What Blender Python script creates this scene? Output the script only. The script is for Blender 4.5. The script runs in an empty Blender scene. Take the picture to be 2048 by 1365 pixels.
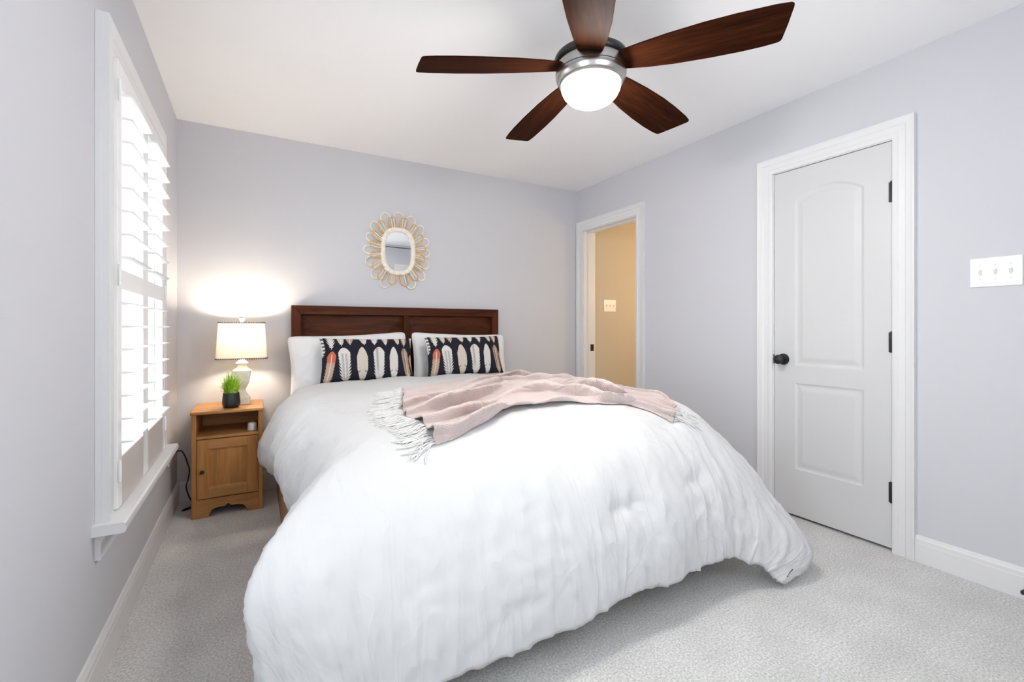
import bpy, bmesh, math, random
import numpy as np
from mathutils import Vector, Matrix, noise
from mathutils.bvhtree import BVHTree

scene = bpy.context.scene
col = scene.collection
PI = math.pi
random.seed(7)

# ---------------------------------------------------------------- camera, world, exposure
cam_d = bpy.data.cameras.new('camera')
cam = bpy.data.objects.new('camera', cam_d)
col.objects.link(cam)
cam.location = (0.4326, -3.5825, 1.1078)
cam.rotation_euler = (PI / 2, 0, -0.51213)
cam_d.sensor_width = 36.0
cam_d.lens = 914.47 / 2048 * 36
cam_d.shift_y = -26.0 / 2048
cam_d.clip_start = 0.02
scene.camera = cam

scene.view_settings.view_transform = 'Standard'
scene.view_settings.look = 'None'
scene.view_settings.gamma = 1.0
scene.view_settings.use_curve_mapping = False
scene.view_settings.exposure = 0.95
scene.cycles.use_denoising = True
scene.cycles.max_bounces = 14
scene.cycles.diffuse_bounces = 8
scene.cycles.transparent_max_bounces = 12
scene.cycles.sample_clamp_indirect = 6.0
scene.cycles.caustics_reflective = False
scene.cycles.caustics_refractive = False

world = bpy.data.worlds.new('overcast_sky')
scene.world = world
world.use_nodes = True
wn = world.node_tree.nodes
wn['Background'].inputs[0].default_value = (0.90, 0.96, 1.0, 1)
wn['Background'].inputs[1].default_value = 3.0

# room dimensions
W = 3.178          # width, back wall x 0..W
H = 2.44
YR = -3.74         # rear wall (behind the camera)
WT = 0.115         # right wall thickness
XH = 4.75          # end of hall

def portal(name, loc, rot, sx, sy):
    d = bpy.data.lights.new(name, 'AREA')
    d.shape = 'RECTANGLE'; d.size = sx; d.size_y = sy
    d.cycles.is_portal = True
    o = bpy.data.objects.new(name, d); col.objects.link(o)
    o.location = loc; o.rotation_euler = rot
portal('daylight_left', (-0.13, -1.19, 1.27), (0, -PI / 2, 0), 1.55, 0.9)
def window_fill(name, loc, rot, sx, sy, power):  # area lamp added at an unseen window to brighten the room
    d = bpy.data.lights.new(name, 'AREA')
    d.shape = 'RECTANGLE'; d.size = sx; d.size_y = sy
    d.energy = power; d.color = (0.88, 0.95, 1.0)
    o = bpy.data.objects.new(name, d); col.objects.link(o)
    o.location = loc; o.rotation_euler = rot
window_fill('window_fill_rear', (1.475, YR - 0.13, 1.475), (PI / 2, 0, PI), 1.08, 1.03, 9)
window_fill('window_fill_near', (-0.13, -3.17, 1.27), (0, -PI / 2, 0), 1.46, 0.82, 3)

def point_light(name, loc, power, color, radius):
    d = bpy.data.lights.new(name, 'POINT')
    d.energy = power; d.color = color; d.shadow_soft_size = radius
    o = bpy.data.objects.new(name, d); col.objects.link(o); o.location = loc
    return o
point_light('hall_lamp_light', (4.35, -0.95, 1.55), 9.5, (1.0, 0.76, 0.45), 0.12)

# ---------------------------------------------------------------- materials
def new_mat(name):
    m = bpy.data.materials.new(name); m.use_nodes = True
    return m, m.node_tree, m.node_tree.nodes['Principled BSDF']

def mat(name, c, rough=0.5, metal=0.0, bump=0.0, bscale=200.0, spec=0.5, sheen=0.0, vary=0.0, vscale=3.0, coat=0.0):
    m, nt, b = new_mat(name)
    b.inputs['Base Color'].default_value = (*c, 1)
    b.inputs['Roughness'].default_value = rough
    b.inputs['Metallic'].default_value = metal
    b.inputs['Specular IOR Level'].default_value = spec
    b.inputs['Sheen Weight'].default_value = sheen
    b.inputs['Coat Weight'].default_value = coat
    if bump or vary:
        tc = nt.nodes.new('ShaderNodeTexCoord')
    if bump:
        n = nt.nodes.new('ShaderNodeTexNoise'); n.inputs['Scale'].default_value = bscale
        n.inputs['Detail'].default_value = 3
        bp = nt.nodes.new('ShaderNodeBump'); bp.inputs['Strength'].default_value = bump
        bp.inputs['Distance'].default_value = 0.002
        nt.links.new(tc.outputs['Object'], n.inputs['Vector'])
        nt.links.new(n.outputs['Fac'], bp.inputs['Height'])
        nt.links.new(bp.outputs['Normal'], b.inputs['Normal'])
    if vary:
        n = nt.nodes.new('ShaderNodeTexNoise'); n.inputs['Scale'].default_value = vscale
        r = nt.nodes.new('ShaderNodeValToRGB')
        r.color_ramp.elements[0].color = (*[max(0, x * (1 - vary)) for x in c], 1)
        r.color_ramp.elements[1].color = (*[min(1, x * (1 + vary)) for x in c], 1)
        r.color_ramp.elements[0].position = 0.3; r.color_ramp.elements[1].position = 0.7
        nt.links.new(tc.outputs['Object'], n.inputs['Vector'])
        nt.links.new(n.outputs['Fac'], r.inputs['Fac'])
        nt.links.new(r.outputs['Color'], b.inputs['Base Color'])
    return m

def wood(name, dark, mid, light, grain='X', scale=1.0, rough=0.4, coat=0.0, knots=False, spec=0.35, tint=(1, 1, 1)):
    m, nt, b = new_mat(name)
    L = nt.links.new
    tc = nt.nodes.new('ShaderNodeTexCoord')
    mp = nt.nodes.new('ShaderNodeMapping')
    s = {'X': (1.2, 22, 22), 'Y': (22, 1.2, 22), 'Z': (22, 22, 1.2)}[grain]
    mp.inputs['Scale'].default_value = [x * scale for x in s]
    L(tc.outputs['Object'], mp.inputs['Vector'])
    n1 = nt.nodes.new('ShaderNodeTexNoise'); n1.inputs['Scale'].default_value = 1.0
    n1.inputs['Detail'].default_value = 5; n1.inputs['Roughness'].default_value = 0.6
    n1.inputs['Distortion'].default_value = 0.6
    L(mp.outputs[0], n1.inputs['Vector'])
    n2 = nt.nodes.new('ShaderNodeTexNoise'); n2.inputs['Scale'].default_value = 7.0
    n2.inputs['Detail'].default_value = 2
    L(mp.outputs[0], n2.inputs['Vector'])
    mx = nt.nodes.new('ShaderNodeMath'); mx.operation = 'MULTIPLY_ADD'
    mx.inputs[1].default_value = 0.3
    ad = nt.nodes.new('ShaderNodeMath'); ad.operation = 'MULTIPLY'; ad.inputs[1].default_value = 0.75
    L(n1.outputs['Fac'], ad.inputs[0])
    L(n2.outputs['Fac'], mx.inputs[0]); L(ad.outputs[0], mx.inputs[2])
    r = nt.nodes.new('ShaderNodeValToRGB')
    e = r.color_ramp.elements
    e[0].position = 0.33; e[0].color = (*dark, 1)
    e[1].position = 0.72; e[1].color = (*light, 1)
    k = e.new(0.52); k.color = (*mid, 1)
    L(mx.outputs[0], r.inputs['Fac'])
    out = r.outputs['Color']
    if knots:
        v = nt.nodes.new('ShaderNodeTexVoronoi'); v.inputs['Scale'].default_value = 5.0
        mp2 = nt.nodes.new('ShaderNodeMapping'); mp2.inputs['Scale'].default_value = (1, 1, 0.7)
        L(tc.outputs['Object'], mp2.inputs['Vector']); L(mp2.outputs[0], v.inputs['Vector'])
        r2 = nt.nodes.new('ShaderNodeValToRGB')
        r2.color_ramp.elements[0].position = 0.04; r2.color_ramp.elements[0].color = (0.35, 0.3, 0.28, 1)
        r2.color_ramp.elements[1].position = 0.11; r2.color_ramp.elements[1].color = (1, 1, 1, 1)
        L(v.outputs['Distance'], r2.inputs['Fac'])
        mm = nt.nodes.new('ShaderNodeMixRGB'); mm.blend_type = 'MULTIPLY'; mm.inputs['Fac'].default_value = 1
        L(out, mm.inputs[1]); L(r2.outputs['Color'], mm.inputs[2]); out = mm.outputs[0]
    L(out, b.inputs['Base Color'])
    b.inputs['Roughness'].default_value = rough
    b.inputs['Coat Weight'].default_value = coat
    b.inputs['Specular IOR Level'].default_value = spec
    b.inputs['Specular Tint'].default_value = (*tint, 1)
    bp = nt.nodes.new('ShaderNodeBump'); bp.inputs['Strength'].default_value = 0.12
    bp.inputs['Distance'].default_value = 0.001
    L(n2.outputs['Fac'], bp.inputs['Height']); L(bp.outputs['Normal'], b.inputs['Normal'])
    return m

def carpet_mat():
    m, nt, b = new_mat('carpet')
    L = nt.links.new
    tc = nt.nodes.new('ShaderNodeTexCoord')
    n = nt.nodes.new('ShaderNodeTexNoise'); n.inputs['Scale'].default_value = 130; n.inputs['Detail'].default_value = 5
    n.inputs['Roughness'].default_value = 0.75
    n2 = nt.nodes.new('ShaderNodeTexNoise'); n2.inputs['Scale'].default_value = 5; n2.inputs['Detail'].default_value = 4
    L(tc.outputs['Object'], n.inputs['Vector']); L(tc.outputs['Object'], n2.inputs['Vector'])
    r = nt.nodes.new('ShaderNodeValToRGB')
    r.color_ramp.elements[0].position = 0.34; r.color_ramp.elements[0].color = (0.49, 0.48, 0.47, 1)
    r.color_ramp.elements[1].position = 0.64; r.color_ramp.elements[1].color = (1.0, 0.99, 0.975, 1)
    L(n.outputs['Fac'], r.inputs['Fac'])
    r2 = nt.nodes.new('ShaderNodeValToRGB')
    r2.color_ramp.elements[0].position = 0.3; r2.color_ramp.elements[0].color = (0.86, 0.86, 0.86, 1)
    r2.color_ramp.elements[1].position = 0.7; r2.color_ramp.elements[1].color = (1, 1, 1, 1)
    L(n2.outputs['Fac'], r2.inputs['Fac'])
    mm = nt.nodes.new('ShaderNodeMixRGB'); mm.blend_type = 'MULTIPLY'; mm.inputs['Fac'].default_value = 1
    L(r.outputs['Color'], mm.inputs[1]); L(r2.outputs['Color'], mm.inputs[2])
    L(mm.outputs[0], b.inputs['Base Color'])
    b.inputs['Roughness'].default_value = 1.0
    b.inputs['Specular IOR Level'].default_value = 0.1
    b.inputs['Sheen Weight'].default_value = 0.2
    bp = nt.nodes.new('ShaderNodeBump'); bp.inputs['Strength'].default_value = 0.9; bp.inputs['Distance'].default_value = 0.006
    L(n.outputs['Fac'], bp.inputs['Height']); L(bp.outputs['Normal'], b.inputs['Normal'])
    return m

def glass_pane_mat(name):
    m = bpy.data.materials.new(name); m.use_nodes = True
    nt = m.node_tree; nt.nodes.clear()
    o = nt.nodes.new('ShaderNodeOutputMaterial'); t = nt.nodes.new('ShaderNodeBsdfTransparent')
    g = nt.nodes.new('ShaderNodeBsdfGlossy'); g.inputs['Roughness'].default_value = 0.02
    mx = nt.nodes.new('ShaderNodeMixShader'); mx.inputs[0].default_value = 0.06
    nt.links.new(t.outputs[0], mx.inputs[1]); nt.links.new(g.outputs[0], mx.inputs[2])
    nt.links.new(mx.outputs[0], o.inputs[0])
    return m

def emit_mat(name, c, s):
    m = bpy.data.materials.new(name); m.use_nodes = True
    nt = m.node_tree; nt.nodes.clear()
    o = nt.nodes.new('ShaderNodeOutputMaterial'); e = nt.nodes.new('ShaderNodeEmission')
    e.inputs[0].default_value = (*c, 1); e.inputs[1].default_value = s
    nt.links.new(e.outputs[0], o.inputs[0])
    return m

def shade_mat():
    m = bpy.data.materials.new('lamp_shade_linen'); m.use_nodes = True
    nt = m.node_tree; nt.nodes.clear(); L = nt.links.new
    o = nt.nodes.new('ShaderNodeOutputMaterial')
    d = nt.nodes.new('ShaderNodeBsdfDiffuse'); t = nt.nodes.new('ShaderNodeBsdfTranslucent')
    d.inputs[0].default_value = (0.85, 0.80, 0.70, 1); t.inputs[0].default_value = (0.50, 0.42, 0.31, 1)
    mx = nt.nodes.new('ShaderNodeMixShader'); mx.inputs[0].default_value = 0.13
    tc = nt.nodes.new('ShaderNodeTexCoord'); mp = nt.nodes.new('ShaderNodeMapping')
    mp.inputs['Scale'].default_value = (60, 60, 420)
    n = nt.nodes.new('ShaderNodeTexNoise'); n.inputs['Scale'].default_value = 1
    bp = nt.nodes.new('ShaderNodeBump'); bp.inputs['Strength'].default_value = 0.4; bp.inputs['Distance'].default_value = 0.001
    L(tc.outputs['Object'], mp.inputs[0]); L(mp.outputs[0], n.inputs['Vector']); L(n.outputs['Fac'], bp.inputs['Height'])
    L(bp.outputs[0], d.inputs['Normal'])
    L(d.outputs[0], mx.inputs[1]); L(t.outputs[0], mx.inputs[2]); L(mx.outputs[0], o.inputs[0])
    return m

def brushed_mat():
    m, nt, b = new_mat('brushed_nickel')
    b.inputs['Base Color'].default_value = (0.42, 0.405, 0.39, 1)
    b.inputs['Metallic'].default_value = 1; b.inputs['Roughness'].default_value = 0.24
    b.inputs['Anisotropic'].default_value = 0.6
    return m

def knit_mat():
    m, nt, b = new_mat('blush_knit'); L = nt.links.new
    b.inputs['Roughness'].default_value = 0.95; b.inputs['Specular IOR Level'].default_value = 0.15
    b.inputs['Sheen Weight'].default_value = 0.25
    uv = nt.nodes.new('ShaderNodeUVMap')
    sp = nt.nodes.new('ShaderNodeSeparateXYZ'); L(uv.outputs[0], sp.inputs[0])
    # herringbone: v stripes, zig-zag with u
    pp = nt.nodes.new('ShaderNodeMath'); pp.operation = 'PINGPONG'; pp.inputs[1].default_value = 0.03
    L(sp.outputs['X'], pp.inputs[0])
    ad = nt.nodes.new('ShaderNodeMath'); ad.operation = 'ADD'; L(pp.outputs[0], ad.inputs[0]); L(sp.outputs['Y'], ad.inputs[1])
    ml = nt.nodes.new('ShaderNodeMath'); ml.operation = 'MULTIPLY'; ml.inputs[1].default_value = 1000; L(ad.outputs[0], ml.inputs[0])
    sn = nt.nodes.new('ShaderNodeMath'); sn.operation = 'SINE'; L(ml.outputs[0], sn.inputs[0])
    r = nt.nodes.new('ShaderNodeMapRange'); r.inputs[1].default_value = -1; r.inputs[2].default_value = 1
    L(sn.outputs[0], r.inputs[0])
    cr = nt.nodes.new('ShaderNodeValToRGB')
    cr.color_ramp.elements[0].color = (0.52, 0.42, 0.40, 1); cr.color_ramp.elements[1].color = (0.70, 0.60, 0.575, 1)
    L(r.outputs[0], cr.inputs[0]); L(cr.outputs[0], b.inputs['Base Color'])
    bp = nt.nodes.new('ShaderNodeBump'); bp.inputs['Strength'].default_value = 0.5; bp.inputs['Distance'].default_value = 0.002
    L(r.outputs[0], bp.inputs['Height']); L(bp.outputs[0], b.inputs['Normal'])
    return m

def attr_mat(name, attr, rough=0.9):
    m, nt, b = new_mat(name)
    a = nt.nodes.new('ShaderNodeVertexColor'); a.layer_name = attr
    nt.links.new(a.outputs[0], b.inputs['Base Color'])
    b.inputs['Roughness'].default_value = rough; b.inputs['Specular IOR Level'].default_value = 0.2
    return m

M = {}
M['wall'] = mat('wall_paint_lavender_grey', (0.615, 0.618, 0.652), 0.75, bump=0.10, bscale=260, spec=0.3)
M['ceil'] = mat('ceiling_paint', (0.92, 0.918, 0.925), 0.9, bump=0.05, bscale=300, spec=0.2)
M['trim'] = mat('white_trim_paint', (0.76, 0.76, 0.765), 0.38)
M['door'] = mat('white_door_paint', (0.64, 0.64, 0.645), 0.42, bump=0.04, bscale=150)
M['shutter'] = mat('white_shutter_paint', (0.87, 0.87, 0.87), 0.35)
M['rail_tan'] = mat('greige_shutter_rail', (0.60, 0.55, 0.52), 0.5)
M['carpet'] = carpet_mat()
M['hall'] = mat('hall_tan_paint', (0.62, 0.55, 0.45), 0.8, bump=0.08, bscale=260)
M['pane'] = glass_pane_mat('window_glass')
M['walnut'] = wood('dark_walnut', (0.028, 0.008, 0.004), (0.064, 0.018, 0.007), (0.115, 0.035, 0.013), 'X', rough=0.45, spec=0.10)
M['walnut_v'] = wood('dark_walnut_upright', (0.028, 0.008, 0.004), (0.064, 0.018, 0.007), (0.115, 0.035, 0.013), 'Z', rough=0.45, spec=0.10)
M['blade'] = wood('mahogany_blade', (0.013, 0.004, 0.002), (0.029, 0.0085, 0.0035), (0.050, 0.0155, 0.006), 'X', scale=1.2, rough=0.48, spec=0.07, tint=(1.0, 0.62, 0.28))  # orange specular tint puts the globe's warm glow into the blade reflections
M['pine_v'] = wood('honey_pine_upright', (0.27, 0.108, 0.028), (0.42, 0.185, 0.053), (0.53, 0.26, 0.082), 'Z', rough=0.45, knots=True)
M['pine_h'] = wood('honey_pine', (0.29, 0.125, 0.036), (0.42, 0.20, 0.064), (0.52, 0.27, 0.095), 'X', rough=0.42)
M['rail_wood'] = wood('bed_rail_wood', (0.25, 0.12, 0.05), (0.35, 0.18, 0.08), (0.42, 0.23, 0.11), 'Y', rough=0.5)
M['blade'].node_tree.nodes['Principled BSDF'].inputs['IOR'].default_value = 1.18
M['nickel'] = brushed_mat()
M['black'] = mat('matte_black', (0.012, 0.012, 0.013), 0.35)
M['blackrim'] = mat('black_rim', (0.02, 0.018, 0.017), 0.3)
M['globe'] = emit_mat('lit_globe_glass', (1.0, 0.95, 0.89), 59.0)
M['bulb'] = emit_mat('lit_bulb', (1.0, 0.85, 0.66), 205.0)
M['cotton'] = mat('white_cotton', (0.575, 0.58, 0.59), 0.85, bump=0.06, bscale=500, spec=0.2, sheen=0.1)
M['pillow'] = mat('white_pillowcase', (0.78, 0.78, 0.785), 0.85, bump=0.05, bscale=500, spec=0.2)
M['inner'] = mat('comforter_underside', (0.82, 0.84, 0.88), 0.9, spec=0.2)
M['fringe'] = mat('white_fringe_yarn', (0.66, 0.655, 0.645), 0.9, spec=0.2)
M['knit'] = knit_mat()
M['shade'] = shade_mat()
M['bead'] = mat('brown_bead_trim', (0.10, 0.055, 0.025), 0.6)
M['ceramic'] = mat('distressed_cream', (0.80, 0.76, 0.68), 0.5, vary=0.12, vscale=22, bump=0.1, bscale=60)
M['pot'] = mat('black_ceramic_pot', (0.016, 0.017, 0.019), 0.32)
M['soil'] = mat('dark_soil', (0.03, 0.02, 0.012), 0.9)
M['grass'] = mat('bright_grass', (0.30, 0.52, 0.035), 0.5, vary=0.5, vscale=45)
M['mirror'] = mat('mirror_silver', (0.92, 0.93, 0.94), 0.01, metal=1.0)
M['rattan'] = mat('honey_rattan', (0.72, 0.47, 0.20), 0.5, vary=0.2, vscale=40)
M['whitecane'] = mat('whitewashed_cane', (0.84, 0.79, 0.70), 0.55, vary=0.1, vscale=40)
M['plastic'] = mat('white_plastic', (0.88, 0.88, 0.87), 0.3)
M['plastic_grey'] = mat('toggle_slot', (0.70, 0.70, 0.70), 0.5)
M['screw'] = mat('painted_screw', (0.70, 0.70, 0.70), 0.4)
M['rubber'] = mat('black_rubber', (0.015, 0.015, 0.016), 0.5)
M['wax'] = mat('white_wax', (0.85, 0.84, 0.82), 0.5)
M['seam'] = mat('comforter_seam', (0.84, 0.845, 0.85), 0.85)
M['ink'] = mat('black_tag_print', (0.03, 0.03, 0.035), 0.7)
M['clear'] = glass_pane_mat('clear_glass')

# ---------------------------------------------------------------- builders
class MB:
    def __init__(self):
        self.v = []; self.f = []
    def add(self, vs, fs):
        o = len(self.v)
        self.v += [tuple(v) for v in vs]
        self.f += [tuple(i + o for i in f) for f in fs]
        return self
    def box(self, x0, x1, y0, y1, z0, z1):
        x0, x1 = sorted((x0, x1)); y0, y1 = sorted((y0, y1)); z0, z1 = sorted((z0, z1))
        vs = [(x0,y0,z0),(x1,y0,z0),(x1,y1,z0),(x0,y1,z0),(x0,y0,z1),(x1,y0,z1),(x1,y1,z1),(x0,y1,z1)]
        return self.add(vs, [(3,2,1,0),(4,5,6,7),(0,1,5,4),(1,2,6,5),(2,3,7,6),(3,0,4,7)])
    def lathe(self, prof, n=48, c=(0, 0, 0), axis='Z', sq=None, sx=1.0, sy=1.0):
        """prof: list of (r, h). sq: superellipse exponent for squarish sections."""
        vs = []; m = len(prof)
        for r, h in prof:
            for k in range(n):
                a = 2 * PI * k / n
                ca, sa = math.cos(a), math.sin(a)
                q = 1.0
                if sq: q = (abs(ca) ** sq + abs(sa) ** sq) ** (-1.0 / sq)
                p, t = r * ca * q * sx, r * sa * q * sy
                if axis == 'Z': w = (c[0] + p, c[1] + t, c[2] + h)
                elif axis == 'X': w = (c[0] + h, c[1] + p, c[2] + t)
                else: w = (c[0] + t, c[1] + h, c[2] + p)
                vs.append(w)
        fs = []
        for i in range(m - 1):
            for k in range(n):
                k2 = (k + 1) % n
                fs.append((i*n+k, i*n+k2, (i+1)*n+k2, (i+1)*n+k))
        fs.append(tuple(reversed(range(n)))); fs.append(tuple(range((m-1)*n, m*n)))
        return self.add(vs, fs)
    def tube(self, pts, r, n=8, closed=False, taper=None):
        pts = [Vector(p) for p in pts]; m = len(pts); vs = []
        up = None
        for i, p in enumerate(pts):
            if closed: t = pts[(i + 1) % m] - pts[i - 1]
            else: t = pts[min(i + 1, m - 1)] - pts[max(i - 1, 0)]
            t.normalize()
            if up is None:
                up = Vector((0, 0, 1)) if abs(t.z) < 0.9 else Vector((1, 0, 0))
            a = (up - t * up.dot(t)).normalized(); up = a
            b = t.cross(a)
            rr = r if taper is None else r * taper(i / max(1, m - 1))
            for k in range(n):
                an = 2 * PI * k / n
                vs.append(p + (a * math.cos(an) + b * math.sin(an)) * rr)
        fs = []
        for i in range(m if closed else m - 1):
            j = (i + 1) % m
            for k in range(n):
                k2 = (k + 1) % n
                fs.append((i*n+k, i*n+k2, j*n+k2, j*n+k))
        if not closed:
            fs.append(tuple(reversed(range(n)))); fs.append(tuple(range((m-1)*n, m*n)))
        return self.add(vs, fs)
    def prism(self, poly, fn0, fn1):
        """poly of 2D points, fn0/fn1 map 2D -> 3D for the two caps."""
        n = len(poly)
        vs = [fn0(p) for p in poly] + [fn1(p) for p in poly]
        fs = [tuple(reversed(range(n))), tuple(range(n, 2 * n))]
        for i in range(n):
            j = (i + 1) % n
            fs.append((i, j, n + j, n + i))
        return self.add(vs, fs)
    def build(self, name, m, parent=None, smooth=False, bevel=0.0, seg=2, angle=40):
        me = bpy.data.meshes.new(name)
        org = parent_origin(parent)
        me.from_pydata([tuple(Vector(v) - org) for v in self.v], [], self.f)
        bm = bmesh.new(); bm.from_mesh(me)
        bmesh.ops.recalc_face_normals(bm, faces=bm.faces)
        bm.to_mesh(me); bm.free()
        me.materials.append(M[m] if isinstance(m, str) else m)
        o = bpy.data.objects.new(name, me); col.objects.link(o)
        if parent: o.parent = parent
        if smooth or bevel:
            for p in me.polygons: p.use_smooth = True
            me.set_sharp_from_angle(angle=math.radians(angle))
        if bevel:
            b = o.modifiers.new('bevel', 'BEVEL'); b.width = bevel; b.segments = seg
            b.limit_method = 'ANGLE'; b.angle_limit = math.radians(50); b.harden_normals = False
        return o

def parent_origin(p):
    v = Vector((0, 0, 0))
    while p:
        v += Vector(p.location); p = p.parent
    return v

def thing(name, label, cat, loc=(0, 0, 0), group=None):
    o = bpy.data.objects.new(name, None); col.objects.link(o)
    o.empty_display_size = 0.05
    o.location = loc
    return tag(o, label, cat, group)
def tag(o, label, cat, group=None):
    o['label'] = label; o['category'] = cat
    if group: o['group'] = group
    return o
def struct(o):
    o['kind'] = 'structure'
    return o
def sempty(name, loc):
    o = bpy.data.objects.new(name, None); col.objects.link(o); o.location = loc
    o.empty_display_size = 0.05
    return struct(o)

# ---------------------------------------------------------------- room shell
struct(MB().box(-0.15, XH, YR - 0.15, 0.15, -0.1, 0).build('floor', 'carpet'))
struct(MB().box(-0.15, XH, YR - 0.15, 0.15, H, H + 0.1).build('ceiling', 'ceil'))

def wall_with_holes(name, m, axis, a0, a1, z0, z1, t0, t1, holes):
    """axis 'x': wall plane normal is x, runs along y from a0..a1. holes: (a0,a1,z0,z1)"""
    ys = sorted({a0, a1, *[h[0] for h in holes], *[h[1] for h in holes]})
    zs = sorted({z0, z1, *[h[2] for h in holes], *[h[3] for h in holes]})
    bm = bmesh.new(); cache = {}
    def vert(a, z, t):
        k = (round(a, 5), round(z, 5), round(t, 5))
        if k not in cache:
            cache[k] = bm.verts.new((t, a, z) if axis == 'x' else (a, t, z))
        return cache[k]
    def solid(i, j):
        if i < 0 or j < 0 or i >= len(ys) - 1 or j >= len(zs) - 1: return False
        ca, cz = (ys[i] + ys[i+1]) / 2, (zs[j] + zs[j+1]) / 2
        return not any(h[0] < ca < h[1] and h[2] < cz < h[3] for h in holes)
    for i in range(len(ys) - 1):
        for j in range(len(zs) - 1):
            if not solid(i, j): continue
            A, B, C, D = ys[i], ys[i+1], zs[j], zs[j+1]
            for t in (t0, t1):
                bm.faces.new([vert(A,C,t), vert(B,C,t), vert(B,D,t), vert(A,D,t)])
            if not solid(i-1, j): bm.faces.new([vert(A,C,t0), vert(A,D,t0), vert(A,D,t1), vert(A,C,t1)])
            if not solid(i+1, j): bm.faces.new([vert(B,C,t0), vert(B,D,t0), vert(B,D,t1), vert(B,C,t1)])
            if not solid(i, j-1): bm.faces.new([vert(A,C,t0), vert(B,C,t0), vert(B,C,t1), vert(A,C,t1)])
            if not solid(i, j+1): bm.faces.new([vert(A,D,t0), vert(B,D,t0), vert(B,D,t1), vert(A,D,t1)])
    bmesh.ops.recalc_face_normals(bm, faces=bm.faces)
    me = bpy.data.meshes.new(name); bm.to_mesh(me); bm.free()
    me.materials.append(M[m])
    o = bpy.data.objects.new(name, me); col.objects.link(o)
    return struct(o)

WY0, WY1, WZ0, WZ1 = -1.63, -0.75, 0.505, 2.005      # window opening
CY0, CY1, CZ = -2.545, -1.93, 2.05                     # closet door opening
EY0, EY1, EZ = -0.805, -0.094, 2.045                   # hall doorway opening
RX0, RX1, RZ0, RZ1 = 0.925, 2.025, 0.95, 2.0              # added rear window, unseen
NY0, NY1 = -3.60, -2.74                              # added near window, beside the camera, unseen
wall_with_holes('wall_left', 'wall', 'x', YR - 0.15, 0.15, 0, H, -0.15, 0, [(WY0, WY1, WZ0, WZ1), (NY0, NY1, WZ0, WZ1)])
wall_with_holes('wall_right', 'wall', 'x', YR - 0.15, 0.0, 0, H, W, W + WT, [(CY0, CY1, 0, CZ), (EY0, EY1, 0, EZ)])
wall_with_holes('wall_rear', 'wall', 'y', 0, XH, 0, H, YR - 0.15, YR, [(RX0, RX1, RZ0, RZ1)])
struct(MB().box(0, W, 0, 0.15, 0, H).build('wall_back', 'wall'))
struct(MB().box(W, XH, 0, 0.15, 0, H).build('wall_hall', 'hall'))
struct(MB().box(XH - 0.1, XH, YR, 0, 0, H).build('wall_hall_end', 'hall'))
struct(MB().box(W + WT, XH - 0.1, -1.75, -1.65, 0, H).build('wall_closet', 'hall'))

# baseboards with a moulded cap
BP = [(0, 0), (0.014, 0), (0.014, 0.088), (0.0125, 0.092), (0.0125, 0.108), (0.009, 0.115), (0.006, 0.126), (0, 0.126)]
def baseboard(name, m, a0, a1, side, parent=None):
    mb = MB()
    if side == 'left':
        mb.prism(BP, lambda p: (p[0], a0, p[1]), lambda p: (p[0], a1, p[1]))
    elif side == 'right':
        mb.prism(BP, lambda p: (W - p[0], a0, p[1]), lambda p: (W - p[0], a1, p[1]))
    else:
        mb.prism(BP, lambda p: (a0, -p[0], p[1]), lambda p: (a1, -p[0], p[1]))
    return mb
struct(baseboard('', '', YR, -0.0, 'left').build('baseboard_left', 'trim'))
struct(baseboard('', '', 0.014, W - 0.014, 'back').build('baseboard_back', 'trim'))
mb = baseboard('', '', YR, -2.626, 'right'); mb2 = baseboard('', '', -1.838, -0.894, 'right')
mb.add(mb2.v, mb2.f)
struct(mb.build('baseboard_right', 'trim'))

# moulded casing round an opening in the right wall (three mitred sides)
CP = [(0, 0), (0, 0.010), (0.006, 0.013), (0.022, 0.014), (0.026, 0.011), (0.052, 0.013), (0.058, 0.017), (0.078, 0.019), (0.084, 0.022), (0.090, 0.022), (0.090, 0)]
def casing_right(mb, y0, y1, zt, xw=W, sgn=-1):
    """y0<y1 opening; profile distance d outward from opening, thickness t into the room."""
    n = len(CP)
    path = [lambda d: (y0 - d, 0.0), lambda d: (y0 - d, zt + d), lambda d: (y1 + d, zt + d), lambda d: (y1 + d, 0.0)]
    vs = []
    for fn in path:
        for d, t in CP:
            y, z = fn(d); vs.append((xw + sgn * t, y, z))
    fs = []
    for s in range(3):
        for k in range(n):
            k2 = (k + 1) % n
            fs.append((s*n+k, s*n+k2, (s+1)*n+k2, (s+1)*n+k))
    fs.append(tuple(range(n))); fs.append(tuple(range(3*n, 4*n)))
    mb.add(vs, fs)

# closet door: frame (trim_1) and leaf (door_1)
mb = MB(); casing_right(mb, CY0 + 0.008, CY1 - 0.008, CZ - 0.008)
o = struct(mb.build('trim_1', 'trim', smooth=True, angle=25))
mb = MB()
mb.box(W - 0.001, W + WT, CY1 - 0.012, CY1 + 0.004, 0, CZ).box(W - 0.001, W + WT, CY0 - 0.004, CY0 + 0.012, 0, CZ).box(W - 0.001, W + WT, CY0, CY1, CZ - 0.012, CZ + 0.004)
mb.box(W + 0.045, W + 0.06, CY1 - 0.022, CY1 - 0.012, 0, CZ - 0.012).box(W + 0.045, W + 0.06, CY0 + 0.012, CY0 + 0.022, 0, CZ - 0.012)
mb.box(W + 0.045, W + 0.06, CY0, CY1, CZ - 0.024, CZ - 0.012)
mb.build('door_jamb', 'trim', o)

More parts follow.
